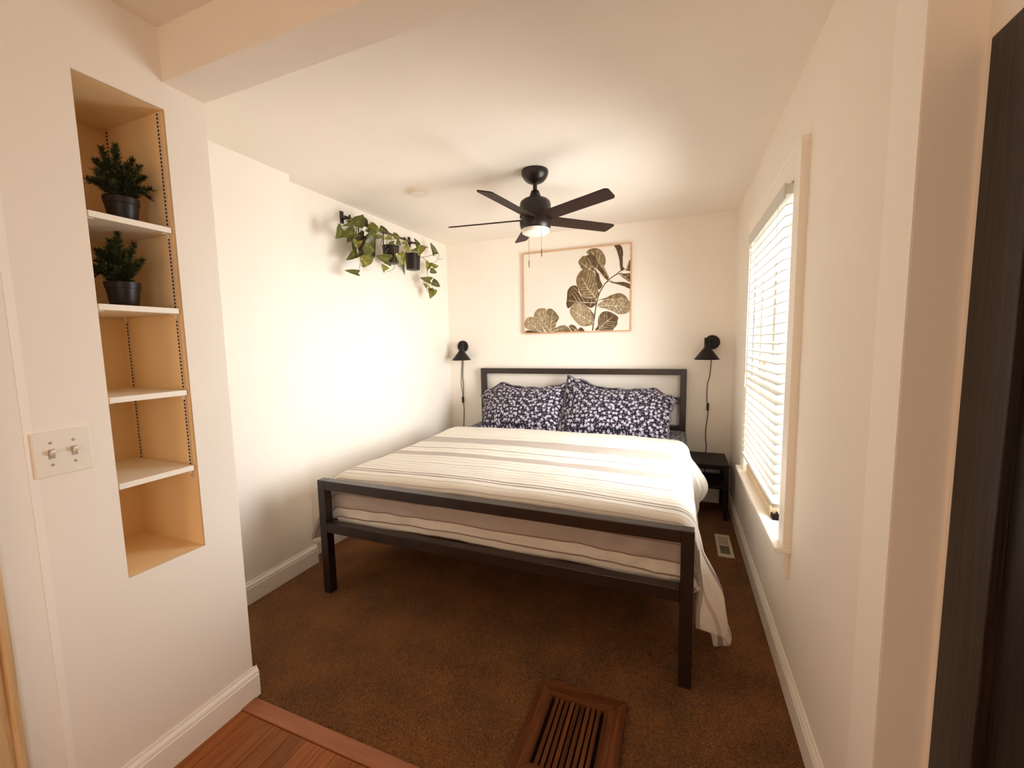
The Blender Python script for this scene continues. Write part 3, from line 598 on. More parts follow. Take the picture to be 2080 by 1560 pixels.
# ------------------------------------------------------------------ duvet
def sm(a, b, x):
    t = max(0.0, min(1.0, (x - a) / (b - a))); return t * t * (3 - 2 * t)
def N(x, y, z=0.0): return mnoise.noise(Vector((x, y, z)))
XCD, AD, RD = 1.374, .895, .092
YHEM, YFT, RF = -.630, -2.052, .062
def right_len(y): return .34 + .255 * math.exp(-((y + 1.95) / .125) ** 2) + .02 * N(y * 7, 1.3)
def left_len(y): return .36 + .03 * N(y * 5, 9.1)
S_IN = AD + RD * PI / 2
def duvet_co(s, d, t):
    """s: signed distance across the top (clamped to the shoulders); d: length hanging beyond the shoulder; t: distance from the head hem"""
    sg = 1 if s >= 0 else -1; a = abs(s)
    tf = -YFT + YHEM      # flat length
    y = YHEM - min(t, tf); drop = 0.0
    if t > tf:
        q = (t - tf) / RF
        if q < PI / 2: y -= RF * math.sin(q); drop = RF * (1 - math.cos(q))
        else: y -= RF; drop = RF + (t - tf - RF * PI / 2)
    # crown of the filling with long soft puckers along the stripes
    z = .693 + .018 * math.cos(min(1, a / AD) * PI / 2) - .012
    z += .0075 * N(s * 1.6, t * 5.0, 2.0) + .0042 * N(s * 5.0, t * 9.0, 5.0) + .0016 * N(s * 14, t * 26, 8.0)
    z -= .030 * (1 - sm(0, .13, t)) ** 2
    if t < .35: z += .012 * math.sin(PI * t / .35)
    if a <= AD: x = XCD + s; out = 0.0
    else:
        ph = min((a - AD) / RD, PI / 2)
        x = XCD + sg * (AD + RD * math.sin(ph)); z -= RD * (1 - math.cos(ph))
        g = sm(.2, 1.2, ph)
        z += g * .006 * N(t * 16, 3.0 * sg); x += sg * g * .007 * N(t * 13, 7.7 * sg)
    if d > 0:
        if sg > 0:
            fl = .05 + .185 * math.exp(-((y + 1.93) / .17) ** 2)
            bul = math.exp(-((y + .93) / .19) ** 2)
            x += fl * d + .10 * bul * math.sin(PI * min(1.0, d / .30)) - .03 * bul * d
            fold = .019 * math.sin(y * 44 + d * 7 + 2 * N(y * 6, d * 3, 1.7)) * sm(0, .35, d) + .018 * N(y * 11, d * 5, 4.4) * sm(0, .25, d) + .006 * N(y * 34, d * 9, 2.1) * sm(.1, .3, d)
            x += fold * (1.0 + .9 * math.exp(-((y + 1.95) / .25) ** 2))
            y += (.10 * d * math.exp(-((y + 2.02) / .14) ** 2))
            z -= d * math.sqrt(max(.3, 1 - fl * fl)) * (1 - .10 * bul)
        else:
            fl = .10 + .30 * sm(-1.5, -2.1, y)
            x -= fl * d + (.018 * math.sin(y * 30 + d * 4) + .015 * N(y * 6, d * 4, 6.6)) * sm(0, .3, d)
            z -= d * math.sqrt(1 - fl * fl)
        z = max(z, .016 + .006 * N(x * 30, y * 30))
    elif drop > 0:
        z -= drop * (1.0 if drop < .2 else 1.0)
        y += .016 * sm(.03, .2, drop) * N(s * 3.2, 2.2) + .009 * N(s * 11, drop * 18, 3.0) * sm(.02, .08, drop) + .010 * sm(.5, .9, s) * N(s * 26, drop * 22, 6.0) * sm(.08, .2, drop)
        z = max(z, .385)
    return Vector((x, y, z))
nS, nD = 104, 16
tf = -YFT + YHEM
ts = []; t = 0.0
while t < tf - 1e-6: ts.append(t); t += .0105
nflat = len(ts)
tmax = tf + RF * PI / 2 + .240
t = tf
while t < tmax: ts.append(t); t += .0075
nround = next(i for i, t in enumerate(ts) if t > tf + RF * PI / 2)
bm = bmesh.new(); uvs = []; grid = []
for t in ts:
    row = []; yy = YHEM - min(t, tf) - (RF * math.sin(min((t - tf) / RF, PI / 2)) if t > tf else 0)
    for k in range(nD, 0, -1):
        d = left_len(yy) * k / nD; row.append((-S_IN, d))
    for k in range(nS + 1): row.append((-S_IN + 2 * S_IN * k / nS, 0))
    for k in range(1, nD + 1): row.append((S_IN, right_len(yy) * k / nD))
    vr = []
    for s, d in row:
        vr.append(bm.verts.new(duvet_co(s, d, t))); uvs.append((s + (d if s > 0 else -d), t))
    grid.append(vr)
for j in range(len(ts) - 1):
    for i in range(len(grid[0]) - 1):
        if j >= nround and not (nD <= i < nD + nS): continue
        f = bm.faces.new((grid[j][i], grid[j][i + 1], grid[j + 1][i + 1], grid[j + 1][i])); f.smooth = True
bm.verts.index_update()
keep = [v.index for v in bm.verts if v.link_faces]
uvk = [uvs[i] for i in keep]
bmesh.ops.delete(bm, geom=[v for v in bm.verts if not v.link_faces], context='VERTS')
duvet = obj('duvet', bm, M_duvet); uv_from(duvet.data, lambda i: uvk[i])
if duvet.data.polygons[100].normal.z < 0: duvet.data.flip_normals()
md = duvet.modifiers.new('thickness', 'SOLIDIFY'); md.thickness = .016; md.offset = -1.0; md.use_even_offset = False
md = duvet.modifiers.new('smoothing', 'SUBSURF'); md.levels = 1; md.render_levels = 1
tag(duvet, 'white and taupe striped duvet spread over the bed, one corner trailing to the carpet', 'duvet')

# ------------------------------------------------------------------ pillows
def pillow(name, label, xc, w, h, base, tilt, top_fn, seed, yaw=0.0, thick=.17, pull=0.0, pull_r=0.0):
    nu, nv = 64, 44; bm = bmesh.new(); uv_ = []; sides = []
    fl = .035
    def prof(q): return max(0.0, 1 - abs(q) ** 2.6) ** .55
    for side in (1, -1):
        rows = []
        for j in range(nv + 1):
            row = []
            for i in range(nu + 1):
                u = -1 + 2 * i / nu; v = -1 + 2 * j / nv
                uo = u * (w / 2 + fl) ; vo = v * (h / 2 + fl)
                iu, iv = max(-1, min(1, uo / (w / 2))), max(-1, min(1, vo / (h / 2)))
                th = thick / 2 * prof(iu) * prof(iv) * (1 + .10 * N(u * 2, v * 2, seed))
                edge = max(abs(uo) - w / 2, abs(vo) - h / 2)
                ruff = .0
                if edge > 0:
                    al = vo if abs(uo) - w / 2 > abs(vo) - h / 2 else uo
                    ruff = (.008 * math.sin(al * 42 + seed) + .006 * N(al * 30, seed)) * edge / fl
                n = side * (th + .0018) + ruff + .010 * N(u * 3, v * 3, seed + 4) * side * prof(iu) * prof(iv)
                # outline: pulled in between the corners, top edge follows top_fn
                px = uo * (1 - .025 * (1 - v * v)) + .004 * math.sin(vo * 60 + seed) * max(0, edge) / fl
                pv = vo * (1 - .05 * (1 - u * u) ** 2)
                if v > 0: pv += top_fn((u + 1) / 2) * v ** 1.5
                pv += .004 * N(uo * 22, seed) * max(0, edge) / fl; px += pull * max(0, -u) * (1 - v) * .5 - pull_r * max(0, u) * (1 - v) * .5
                p = Vector((px, n, pv + h / 2))
                if i in (0, nu) or j in (0, nv):
                    key = (i, j)
                    if side == 1: vv = bm.verts.new(p); uv_.append((uo, vo)); border[key] = vv
                    else: vv = border[key]
                else:
                    vv = bm.verts.new(p); uv_.append((uo + (0 if side == 1 else 3.1), vo))
                row.append(vv)
            rows.append(row)
            if side == 1 and j == 0: pass
        for j in range(nv):
            for i in range(nu):
                q = (rows[j][i], rows[j][i + 1], rows[j + 1][i + 1], rows[j + 1][i])
                f = bm.faces.new(q if side == -1 else q[::-1]); f.smooth = True
    o = obj(name, bm, M_floral)
    uv_from(o.data, lambda k: uv_[k])
    o.rotation_euler = (-tilt, 0, yaw); o.location = (xc, base[0], base[1])
    return o
def lerp_pts(pts):
    def f(q):
        for (a, va), (b, vb) in zip(pts, pts[1:]):
            if q <= b:
                t_ = (q - a) / (b - a); t_ = t_ * t_ * (3 - 2 * t_); return va + (vb - va) * t_
        return pts[-1][1]
    return f
border = {}
p1 = pillow('pillow', '', .925, .775, .43, (-.520, .660), math.radians(40), lerp_pts([(0, -.14), (.07, -.06), (.22, .035), (.45, .000), (.70, -.012), (.88, .015), (1, .03)]), 1.0, pull=.105)
tag(p1, 'navy floral pillow with a rounded dipping top, left of the other', 'pillow', 'floral pillows against the headboard')
border = {}
p2 = pillow('pillow', '', 1.800, .88, .43, (-.535, .664), math.radians(40), lerp_pts([(0, .115), (.10, .085), (.35, .005), (.60, -.01), (.80, .0), (.93, -.07), (1, -.13)]), 5.0, pull_r=.06)
tag(p2, 'navy floral pillow with one corner peaked upright, nearer the window', 'pillow', 'floral pillows against the headboard')

# ------------------------------------------------------------------ nightstand
ns = thing('nightstand', 'small black nightstand with a lower shelf between bed and window wall', 'nightstand', (2.515, -.21, 0))
NX0, NX1, NYa, NYb = 2.372, 2.655, -.400, -.022
obj('top', bx(NX0, NX1, NYa, NYb, .422, .442, bev=.002), M_table, ns)
obj('shelf', bx(NX0 + .004, NX1 - .004, NYa + .004, NYb - .004, .248, .266, bev=.002), M_table, ns)
for xa in (NX0 + .002, NX1 - .032):
    for ya in (NYa + .002, NYb - .032):
        obj('leg', bx(xa, xa + .030, ya, ya + .030, 0, .422, bev=.002), M_table, ns)
for ya in (NYa + .006, NYb - .028):
    obj('apron', bx(NX0 + .032, NX1 - .032, ya, ya + .022, .402, .4215, bev=.001), M_table, ns)

# ------------------------------------------------------------------ wall lamps
def sconce(label, bxp, sgn, cord, sw_z, sway):
    r = thing('wall_lamp', label, 'lamp', (bxp, 0, 1.387), 'black cone wall lamps')
    bm = bmesh.new(); lathe(bm, [(.060, 0), (.060, .014), (.056, .020), (.012, .022)], 36)
    bmesh.ops.rotate(bm, verts=bm.verts[:], cent=(0, 0, 0), matrix=Matrix.Rotation(PI / 2, 3, 'X')); bmesh.ops.translate(bm, verts=bm.verts[:], vec=(bxp, 0, 1.387))
    auto_smooth(obj('wall_plate', bm, M_lampb, r))
    cx, cy = bxp + sgn * .045, -.125
    bm = bmesh.new(); tube(bm, [(bxp, -.020, 1.392), (bxp + sgn * .006, -.055, 1.400)], .011, 12); tube(bm, [(bxp + sgn * .006, -.050, 1.400), (cx, cy, 1.400)], .008, 12)
    obj('arm', bm, M_lampb, r)
    bm = bmesh.new()
    d = Vector((cx - bxp, cy, 0)).normalized(); s = Vector((-d.y, d.x, 0))
    for k in (-1, 1):
        p = Vector((cx, cy, 1.395)) + s * k * .017
        box(bm, p.x - .005, p.x + .005, p.y - .009, p.y + .009, 1.345, 1.424, bev=.002)
    box(bm, cx - .022, cx + .022, cy - .010, cy + .010, 1.416, 1.425, bev=.002)
    obj('yoke', bm, M_lampb, r)
    bm = bmesh.new(); lathe(bm, [(.0955, 1.247), (.097, 1.247), (.097, 1.249), (.024, 1.345), (.021, 1.352), (.0185, 1.374), (.012, 1.378)], 40, (cx, cy, 0), cap0=False)
    lathe(bm, [(.0225, 1.343), (.0955, 1.247)], 40, (cx, cy, 0), cap0=False, cap1=False)
    sh = auto_smooth(obj('lamp_shade', bm, M_lampb, r), 40)
    bm = bmesh.new(); lathe(bm, [(.004, 1.262), (.017, 1.268), (.022, 1.285), (.016, 1.306), (.012, 1.33), (.0115, 1.345)], 20, (cx, cy, 0))
    obj('bulb', bm, M_lens, sh)
    c = [(bxp + a, -.006, z) for a, z in cord]
    bm = bmesh.new(); tube(bm, smooth_path([(bxp, -.010, 1.332)] + c, 6), .0030, 8)
    cd = obj('cord', bm, M_lampb, r)
    xs = bxp + sway
    obj('cord_switch', bx(xs - .009, xs + .009, -.021, -.003, sw_z - .032, sw_z + .032, bev=.004), M_lampb, cd)
    return r
l1 = sconce('black cone wall lamp left of the headboard, cord dropping behind the bed', .165, 1, [(-.004, 1.22), (-.013, 1.08), (-.006, .98), (-.013, .87), (-.016, .80), (-.010, .72), (-.016, .60), (-.020, .52), (-.02, .40)], .821, -.0150)
bm = bmesh.new(); tube(bm, smooth_path([(.160, -.006, 1.333), (.150, -.006, 1.24), (.138, -.006, 1.10), (.133, -.006, .99), (.143, -.006, .90), (.149, -.008, .85)], 6), .0022, 7)
obj('cord', bm, M_lampb, l1)
sconce('black cone wall lamp above the nightstand by the window', 2.537, -1, [(-.004, 1.22), (-.012, 1.10), (-.026, 1.04), (-.030, .95), (-.026, .87), (-.016, .82), (-.020, .74), (-.030, .66), (-.030, .56), (-.022, .50), (-.026, .443), (-.03, .35), (-.03, .24)], .838, -.0200)

# ------------------------------------------------------------------ framed picture
PX0, PX1, PZ0, PZ1, PD = .858, 1.878, 1.498, 2.270, .035
pic = thing('picture', 'wide framed print of brown fiddle leaf branches above the headboard', 'picture', (1.368, 0, PZ0))
fw = .0105
bm = bmesh.new(); box(bm, PX0, PX1, -PD, -.001, PZ1 - fw, PZ1, bev=.001); box(bm, PX0, PX1, -PD, -.001, PZ0, PZ0 + fw, bev=.001)
box(bm, PX0, PX0 + fw, -PD, -.001, PZ0 + fw, PZ1 - fw, bev=.001); box(bm, PX1 - fw, PX1, -PD, -.001, PZ0 + fw, PZ1 - fw, bev=.001)
obj('frame', bm, M_frame, pic)
prn = obj('print', bx(PX0 + fw, PX1 - fw, -.028, -.002, PZ0 + fw, PZ1 - fw), M_print, pic)
PU, PV = PX1 - PX0 - 2 * fw, PZ1 - PZ0 - 2 * fw
def art_pt(u, v, lay): return (PX0 + fw + u * PU, -.0283 - .00006 * lay, PZ0 + fw + v * PV)
KCOL = [((.135, .088, .040), (.205, .150, .078)), ((.060, .034, .016), (.120, .074, .036)), ((.200, .148, .082), (.310, .245, .155))]
VCOL = (.68, .59, .43)
bm = bmesh.new(); cols = []
def art_poly(pts, lay, cf):
    vsn = []
    for p in pts: vsn.append(bm.verts.new(art_pt(p[0], p[1], lay))); cols.append(cf(p))
    return vsn
def art_line(pts, w0, w1, lay, col):
    vl = []
    for i, p in enumerate(pts):
        a = Vector(pts[max(i - 1, 0)]); b = Vector(pts[min(i + 1, len(pts) - 1)]); d = Vector(((b - a).x * PU, (b - a).y * PV)).normalized()
        w = w0 + (w1 - w0) * i / max(1, len(pts) - 1); nn = Vector((-d.y * w / PU, d.x * w / PV))
        for sg in (1, -1):
            q = (min(1, max(0, p[0] + sg * nn.x)), min(1, max(0, p[1] + sg * nn.y)))
            vl.append(bm.verts.new(art_pt(q[0], q[1], lay))); cols.append(col)
    for i in range(len(pts) - 1):
        bm.faces.new((vl[2 * i], vl[2 * i + 1], vl[2 * i + 3], vl[2 * i + 2]))
def inside(p, poly):
    c = False; n = len(poly)
    for i in range(n):
        a, b = poly[i], poly[i - 1]
        if (a[1] > p[1]) != (b[1] > p[1]) and p[0] < (b[0] - a[0]) * (p[1] - a[1]) / (b[1] - a[1]) + a[0]: c = not c
    return c
art_line(ART_STEM, .0055, .0035, 1, (.075, .042, .022))
for tw in ART_TWIGS: art_line(tw, .003, .002, 1, (.10, .06, .03))
for li, (kind, outl, bpt, tip, nv) in enumerate(ART):
    lay = 2 + li * 2; lo, hi = KCOL[kind]
    n = len(outl); pp = []
    for i in range(n):                      # soften the outline
        p0, a, b, p3 = (Vector(outl[(i + q) % n]) for q in (-1, 0, 1, 2))
        for k in range(4):
            u = k / 4; q = .5 * ((2 * a) + (b - p0) * u + (2 * p0 - 5 * a + 4 * b - p3) * u * u + (3 * a - p0 - 3 * b + p3) * u ** 3)
            pp.append((min(1, max(0, q.x)), min(1, max(0, q.y))))
    B, Tp = Vector(bpt), Vector(tip)
    def shade(p, lo=lo, hi=hi, B=B, Tp=Tp, li=li):
        f = .5 + .5 * N(p[0] * 16, p[1] * 12, li * 3.1) + .25 * N(p[0] * 45, p[1] * 34, li)
        f = max(0, min(1, f)); return tuple(a + (b - a) * f for a, b in zip(lo, hi))
    loop = art_poly(pp, lay, lambda p: tuple(min(1, c * 1.25) for c in shade(p)))
    f0 = bm.faces.new(loop)
    if nv:
        mid = B.lerp(Tp, .5); ax = Tp - B; bend = Vector((-ax.y, ax.x)) * .04
        mr_ = [B.lerp(Tp, q) + bend * math.sin(PI * q) for q in (0, .2, .4, .6, .8, .96)]
        art_line([tuple(q) for q in mr_], .0034, .0012, lay + 1, VCOL)
        for k in range(nv):
            q = .12 + .66 * k / nv; st = B.lerp(Tp, q) + bend * math.sin(PI * q); L = Vector((ax.x * PU, ax.y * PV)).length
            for sg in (1, -1):
                dirr = Vector((ax.x * PU, ax.y * PV)).normalized(); nn = Vector((-dirr.y, dirr.x)) * sg; pts = [tuple(st)]
                for m_ in range(1, 9):
                    e_ = m_ / 8 * L * .62; dd = dirr * (e_ * .50 + .22 * e_ * m_ / 8) + nn * e_ * .80
                    pt = (st.x + dd.x / PU, st.y + dd.y / PV)
                    if not inside(pt, pp): break
                    pts.append(pt)
                if len(pts) > 2: art_line(pts, .0019, .0007, lay + 1, VCOL)
bmesh.ops.triangulate(bm, faces=bm.faces[:])
inkme = obj('printed_branch', bm, M_printleaf, pic); colour(inkme.data, cols)
for p in inkme.data.polygons:
    pass

# ------------------------------------------------------------------ ceiling fan
FX, FY = 1.449, -1.407
fan = thing('ceiling_fan', 'dark bronze five blade ceiling fan with a white light over the bed', 'fan', (FX, FY, H))
def fl(name, prof, m, seg=48, par=None):
    bm = bmesh.new(); lathe(bm, prof, seg, (FX, FY, 0)); return auto_smooth(obj(name, bm, m, par or fan), 40)
fl('canopy', [(.079, H), (.082, H - .006), (.0815, H - .016), (.077, H - .030), (.068, H - .046), (.054, H - .060), (.036, H - .070), (.018, H - .074), (.013, H - .075)], M_fan)
fl('downrod', [(.0125, H - .06), (.0125, 2.31)], M_fan, 20)
fl('motor_housing', [(.020, 2.326), (.025, 2.322), (.034, 2.296), (.042, 2.282), (.074, 2.272), (.089, 2.260), (.0945, 2.244), (.0955, 2.180), (.0955, 2.170), (.090, 2.168), (.090, 2.150), (.096, 2.148), (.096, 2.128), (.093, 2.112), (.0865, 2.098)], M_fan)
fl('light_lens', [(.0850, 2.1005), (.0855, 2.090), (.080, 2.076), (.062, 2.067), (.030, 2.063), (.004, 2.062)], M_lens)
A0 = math.radians(-27.3); PITCH = math.radians(-14.5); ZB = 2.159
blade_me = None
for k, da in enumerate((-1.0, 1.5, 3.0, -1.5, 0.5)):
    if blade_me is None:
        bm = bmesh.new(); hw, th = .047, .003
        out = [(.060, -.034), (.105, -hw), (.547, -hw), (.562, -hw + .008), (.566, -hw + .014), (.556, hw - .012), (.550, hw - .004), (.543, hw), (.105, hw), (.060, .034)]
        lo = [bm.verts.new((r, w, -th)) for r, w in out]; hi_ = [bm.verts.new((r, w, th)) for r, w in out]
        bm.faces.new(lo[::-1]); bm.faces.new(hi_)
        for i in range(len(out)): bm.faces.new((lo[i], lo[(i + 1) % len(out)], hi_[(i + 1) % len(out)], hi_[i]))
        bmesh.ops.rotate(bm, verts=bm.verts[:], cent=(0, 0, 0), matrix=Matrix.Rotation(PITCH, 3, 'X'))
        b = obj('blade', bm, M_blade, fan, local=True); blade_me = b.data
    else:
        b = bpy.data.objects.new('blade', blade_me); COL.objects.link(b); b.parent = fan
    b.location = (0, 0, ZB - H); b.rotation_euler = (0, 0, A0 + math.radians(72 * k + da))
    b.rotation_mode = 'XYZ'
for px, py, zt, zb in ((1.508, -1.4755, 2.142, 1.918), (1.383, -1.345, 2.102, 1.886)):
    bm = bmesh.new(); tube(bm, [(px, py, zt), (px, py, zb + .03)], .0012, 6)
    lathe(bm, [(.0015, .045), (.0032, .040), (.0032, .004), (.002, 0)][::-1], 10, (px, py, zb))
    lathe(bm, [(.001, -.004), (.0045, -.002), (.0045, .003), (.002, .005)], 10, (px, py, zt))
    obj('pull_chain', bm, M_chain, fan)

sd = thing('smoke_detector', 'round white smoke detector on the ceiling between fan and plants', 'smoke detector', (.632, -1.428, H))
bm = bmesh.new(); lathe(bm, [(.010, H - .036), (.030, H - .0365), (.034, H - .033), (.050, H - .031), (.058, H - .024), (.060, H - .012), (.0585, H - .011)], 40, (.632, -1.428, 0), cap1=False)
auto_smooth(obj('cover', bm, M_smoke, sd), 30)
bm = bmesh.new(); lathe(bm, [(.066, H - .012), (.067, H - .006), (.066, H)], 40, (.632, -1.428, 0)); auto_smooth(obj('base_ring', bm, M_smoke, sd), 30)
bm = bmesh.new()
for k in range(20):
    a = 2 * PI * k / 20; box(bm, -.0022, .0022, .0545, .0596, -.001, .003)
    nv_ = bm.verts[:] if k == 0 else bm.verts[-8:]
    bmesh.ops.rotate(bm, verts=bm.verts[-8:], cent=(0, 0, 0), matrix=Matrix.Rotation(a, 3, 'Z')); bm.verts.ensure_lookup_table()
bmesh.ops.translate(bm, verts=bm.verts[:], vec=(.632, -1.428, H - .022)); s = obj('sensor_slot', bm, M_screw, sd); s['kind'] = 'stuff'

# ------------------------------------------------------------------ hanging pothos plants on the wall rail
RX, RZ = .060, 2.322
rail = thing('plant_rail', 'black wall rail near the ceiling holding three hanging plant pots', 'rail', (.0, -1.05, RZ))
bm = bmesh.new(); tube(bm, [(RX, -1.50, RZ + .004), (RX, -.62, RZ - .004)], .008, 12); obj('bar', bm, M_black, rail)
for y in (-1.47, -.66):
    bm = bmesh.new(); box(bm, 0, .012, y - .014, y + .014, RZ - .03, RZ + .055, bev=.003); tube(bm, [(.006, y, RZ), (RX + .004, y, RZ)], .008, 10)
    tube(bm, [(RX - .004, y, RZ), (RX + .016, y, RZ), (RX + .018, y, RZ + .02)], .007, 8)
    obj('bracket', bm, M_black, rail)
POTS = [(.132, -1.372, 2.196), (.137, -1.100, 2.194), (.137, -.806, 2.190)]
PLAB = ['bushiest pothos on the wall rail, its leaves hiding most of its black pot',
        'pothos in the middle black pot hanging on the wall rail',
        'trailing pothos in a black pot hanging nearest the corner, vines reaching lowest']
pothos = []
for (x, y, z), lab in zip(POTS, PLAB):
    r = thing('hanging_pothos', lab, 'plant', (x, y, z - .135), 'pothos plants hanging from the wall rail')
    bm = bmesh.new(); lathe(bm, [(.050, -.135), (.056, -.132), (.066, 0), (.0675, .001), (.0675, -.003), (.0655, -.004)], 32, (x, y, z), cap1=False)
    lathe(bm, [(.0665, .0005), (.063, -.002), (.060, -.020)], 32, (x, y, z), cap0=False, cap1=False)
    auto_smooth(obj('pot', bm, M_pot, r), 40)
    bm = bmesh.new(); lathe(bm, [(.061, -.024), (.060, -.018), (.03, -.010), (.004, -.008)], 24, (x, y, z)); obj('soil', bm, M_soil, r)
    bm = bmesh.new(); xb = x - .066
    tube(bm, smooth_path([(xb + .004, y, z - .03), (xb - .002, y, z + .03), (xb, y, RZ - .01), (RX + .004, y, RZ + .012), (RX - .010, y, RZ + .010), (RX - .012, y, RZ - .006)], 5), .0042, 8)
    obj('hook', bm, M_black, r); pothos.append(r)
LP = [(0, 0), (-.10, .46), (.03, .52), (.20, .50), (.42, .42), (.64, .30), (.82, .16), (.94, .055), (1.0, 0)]
for i, (pot, b, tp, w, br) in enumerate(LEAVES):
    B, Tp = Vector(b), Vector(tp); ax = Tp - B; L = ax.length; ax.normalize()
    view = (Vector((1.0, -.95, -.35)) + Vector((random.uniform(-.35, .35), random.uniform(-.35, .35), random.uniform(-.2, .5)))).normalized()
    n = (view - ax * view.dot(ax)).normalized(); sd_ = ax.cross(n)
    bm = bmesh.new(); cols = []; w_ = w * 1.08; nseg = len(LP)
    base = (.062, .068, .005) if not br else (.165, .148, .011)
    k0 = random.uniform(.75, 1.25)
    rows = []
    for q, hw in LP:
        row = []
        for lane in (-1, -.5, 0, .5, 1):
            fold = abs(lane) * hw * .38
            droop = -.18 * q * q
            qq = max(q, -.1) + .13 * (1 - abs(lane)) * max(0.0, 1 - max(0.0, q) / .2)
            p = B + ax * (qq * L) + sd_ * (lane * hw * w_) + n * (fold * w_ + droop * L * .35 + .05 * w_ * math.sin(q * 9 + lane * 2))
            row.append(bm.verts.new(p))
            v = .5 + .5 * N(p.x * 60, p.y * 60, p.z * 60); c = tuple(k * k0 * (.75 + .5 * v) for k in base)
            if lane == 0: c = tuple(a * .5 + b_ * .5 for a, b_ in zip(c, (.20, .185, .03)))
            if br and v > .62 and lane != 0: c = (.38, .36, .09)
            cols.append(c)
        rows.append(row)
    for a, b_ in zip(rows, rows[1:]):
        for k in range(4):
            q = [a[k], a[k + 1], b_[k + 1], b_[k]]
            f = bm.faces.new(q); f.smooth = True
    o = obj('leaf', bm, M_leaf, pothos[pot]); colour(o.data, cols)
for pot, pl in VINES:
    bm = bmesh.new(); tube(bm, smooth_path(pl, 5), .0024, 6, r_end=.0015); obj('vine', bm, M_vine, pothos[pot])

# ------------------------------------------------------------------ niche shelves
SH = [('white shelf at the top of the wall niche holding an upper pine plant', 1.8165), ('white shelf second from the top of the niche under the lower pine plant', 1.5495),
      ('empty white shelf third from the top of the wall niche', 1.2695), ('empty white shelf at the bottom of the wall niche, above an open bay', 1.0015)]
for lab, z in SH:
    r = thing('niche_shelf', lab, 'shelf', (.51, -3.083, z - .018), 'white shelves in the wall niche')
    obj('board', bx(NX + .012, .6835, NY0 + .0075, NY1 - .0065, z - .018, z, bev=.0012), M_shelf, r)
    for ya, sg in ((NY0 + .0058, 1), (NY1 - .0058, -1)):
        for xa in (.656, .363):
            bm = bmesh.new(); box(bm, xa, xa + .013, min(ya, ya + sg * .018), max(ya, ya + sg * .018), z - .0205, z - .0184); box(bm, xa, xa + .013, min(ya, ya + sg * .002), max(ya, ya + sg * .002), z - .034, z - .0205)
            obj('shelf_clip', bm, M_shelf, r)

def pine(label, loc, seed, tips):
    rnd = random.Random(seed); r = thing('potted_pine', label, 'plant', loc, 'small artificial pines in the wall niche')
    bm = bmesh.new(); lathe(bm, [(.034, 0), (.0355, .002), (.0425, .058), (.0445, .059), (.0462, .078), (.0450, .079), (.0435, .075), (.041, .065)], 36, loc, cap1=False)
    auto_smooth(obj('pot', bm, M_pot, r), 40)
    bm = bmesh.new(); lathe(bm, [(.0415, .064), (.0415, .069), (.02, .074), (.003, .076)], 24, loc); obj('soil', bm, M_soil, r)
    base = Vector(loc) + Vector((0, 0, .066))
    for ti, tip in enumerate(tips):
        P0 = base + Vector((tip[0] * .15, tip[1] * .15, .0)); P1 = base + Vector((tip[0], tip[1], tip[2] * 1.18))
        lift = .014 if tip[2] > .03 else .030
        def along(q): return P0.lerp(P1, q) + Vector((0, 0, lift * math.sin(PI * q)))
        bm = bmesh.new(); tube(bm, [along(q) for q in (0, .25, .5, .75, 1)], .0020, 6, r_end=.0010); cols = [(.045, .028, .014)] * len(bm.verts)
        d = (P1 - P0).normalized(); a = d.orthogonal().normalized(); c = d.cross(a); Lb = (P1 - P0).length
        nn = int(Lb * 2100)
        for k in range(nn):
            q = .10 + .90 * (k + rnd.random()) / nn; th = rnd.uniform(0, 2 * PI); p = along(min(q, 1))
            out = (a * math.cos(th) + c * math.sin(th)); dd = (out * .80 + d * rnd.uniform(.55, 1.0)).normalized()
            ln = rnd.uniform(.016, .024) * (1.0 - .35 * max(0, q - .7) / .3); wv = dd.cross(Vector((rnd.uniform(-1, 1), rnd.uniform(-1, 1), rnd.uniform(-1, 1)))).normalized() * .0010
            vq = [bm.verts.new(p - wv), bm.verts.new(p + wv), bm.verts.new(p + dd * ln * .7 + wv * .8), bm.verts.new(p + dd * ln), bm.verts.new(p + dd * ln * .7 - wv * .8)]
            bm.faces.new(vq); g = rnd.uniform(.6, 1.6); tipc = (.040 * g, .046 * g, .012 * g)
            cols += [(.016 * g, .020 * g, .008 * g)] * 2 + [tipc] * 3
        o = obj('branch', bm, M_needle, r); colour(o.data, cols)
TIPS = [(0, 0, .150), (.034, -.046, .098), (-.02, .046, .096), (.040, .040, .104), (-.045, -.035, .108), (.028, -.020, .126), (-.02, .070, .058), (.026, -.072, .060), (.060, .008, .062), (-.052, .03, .08), (.045, .064, .046), (.040, -.070, .034),
        (.004, -.040, .130), (.008, .038, .126), (.055, .035, .025), (.055, -.040, .022), (.012, .074, .026), (.008, -.080, .026), (.030, .012, .100), (-.04, -.06, .05), (-.03, .055, .03), (.048, -.014, .084), (.02, .058, .082), (.012, -.060, .090)]
pine('small dark pine in a black pot on the upper niche shelf', (.600, -3.066, 1.8165), 3, TIPS)
pine('small dark pine in a black pot on the second niche shelf', (.600, -3.086, 1.5495), 11, [(b * .9 if k % 3 == 0 else a, -a * .95 if k % 3 == 0 else b * (1 if k % 2 else -1), c * .96) for k, (a, b, c) in enumerate(TIPS)])

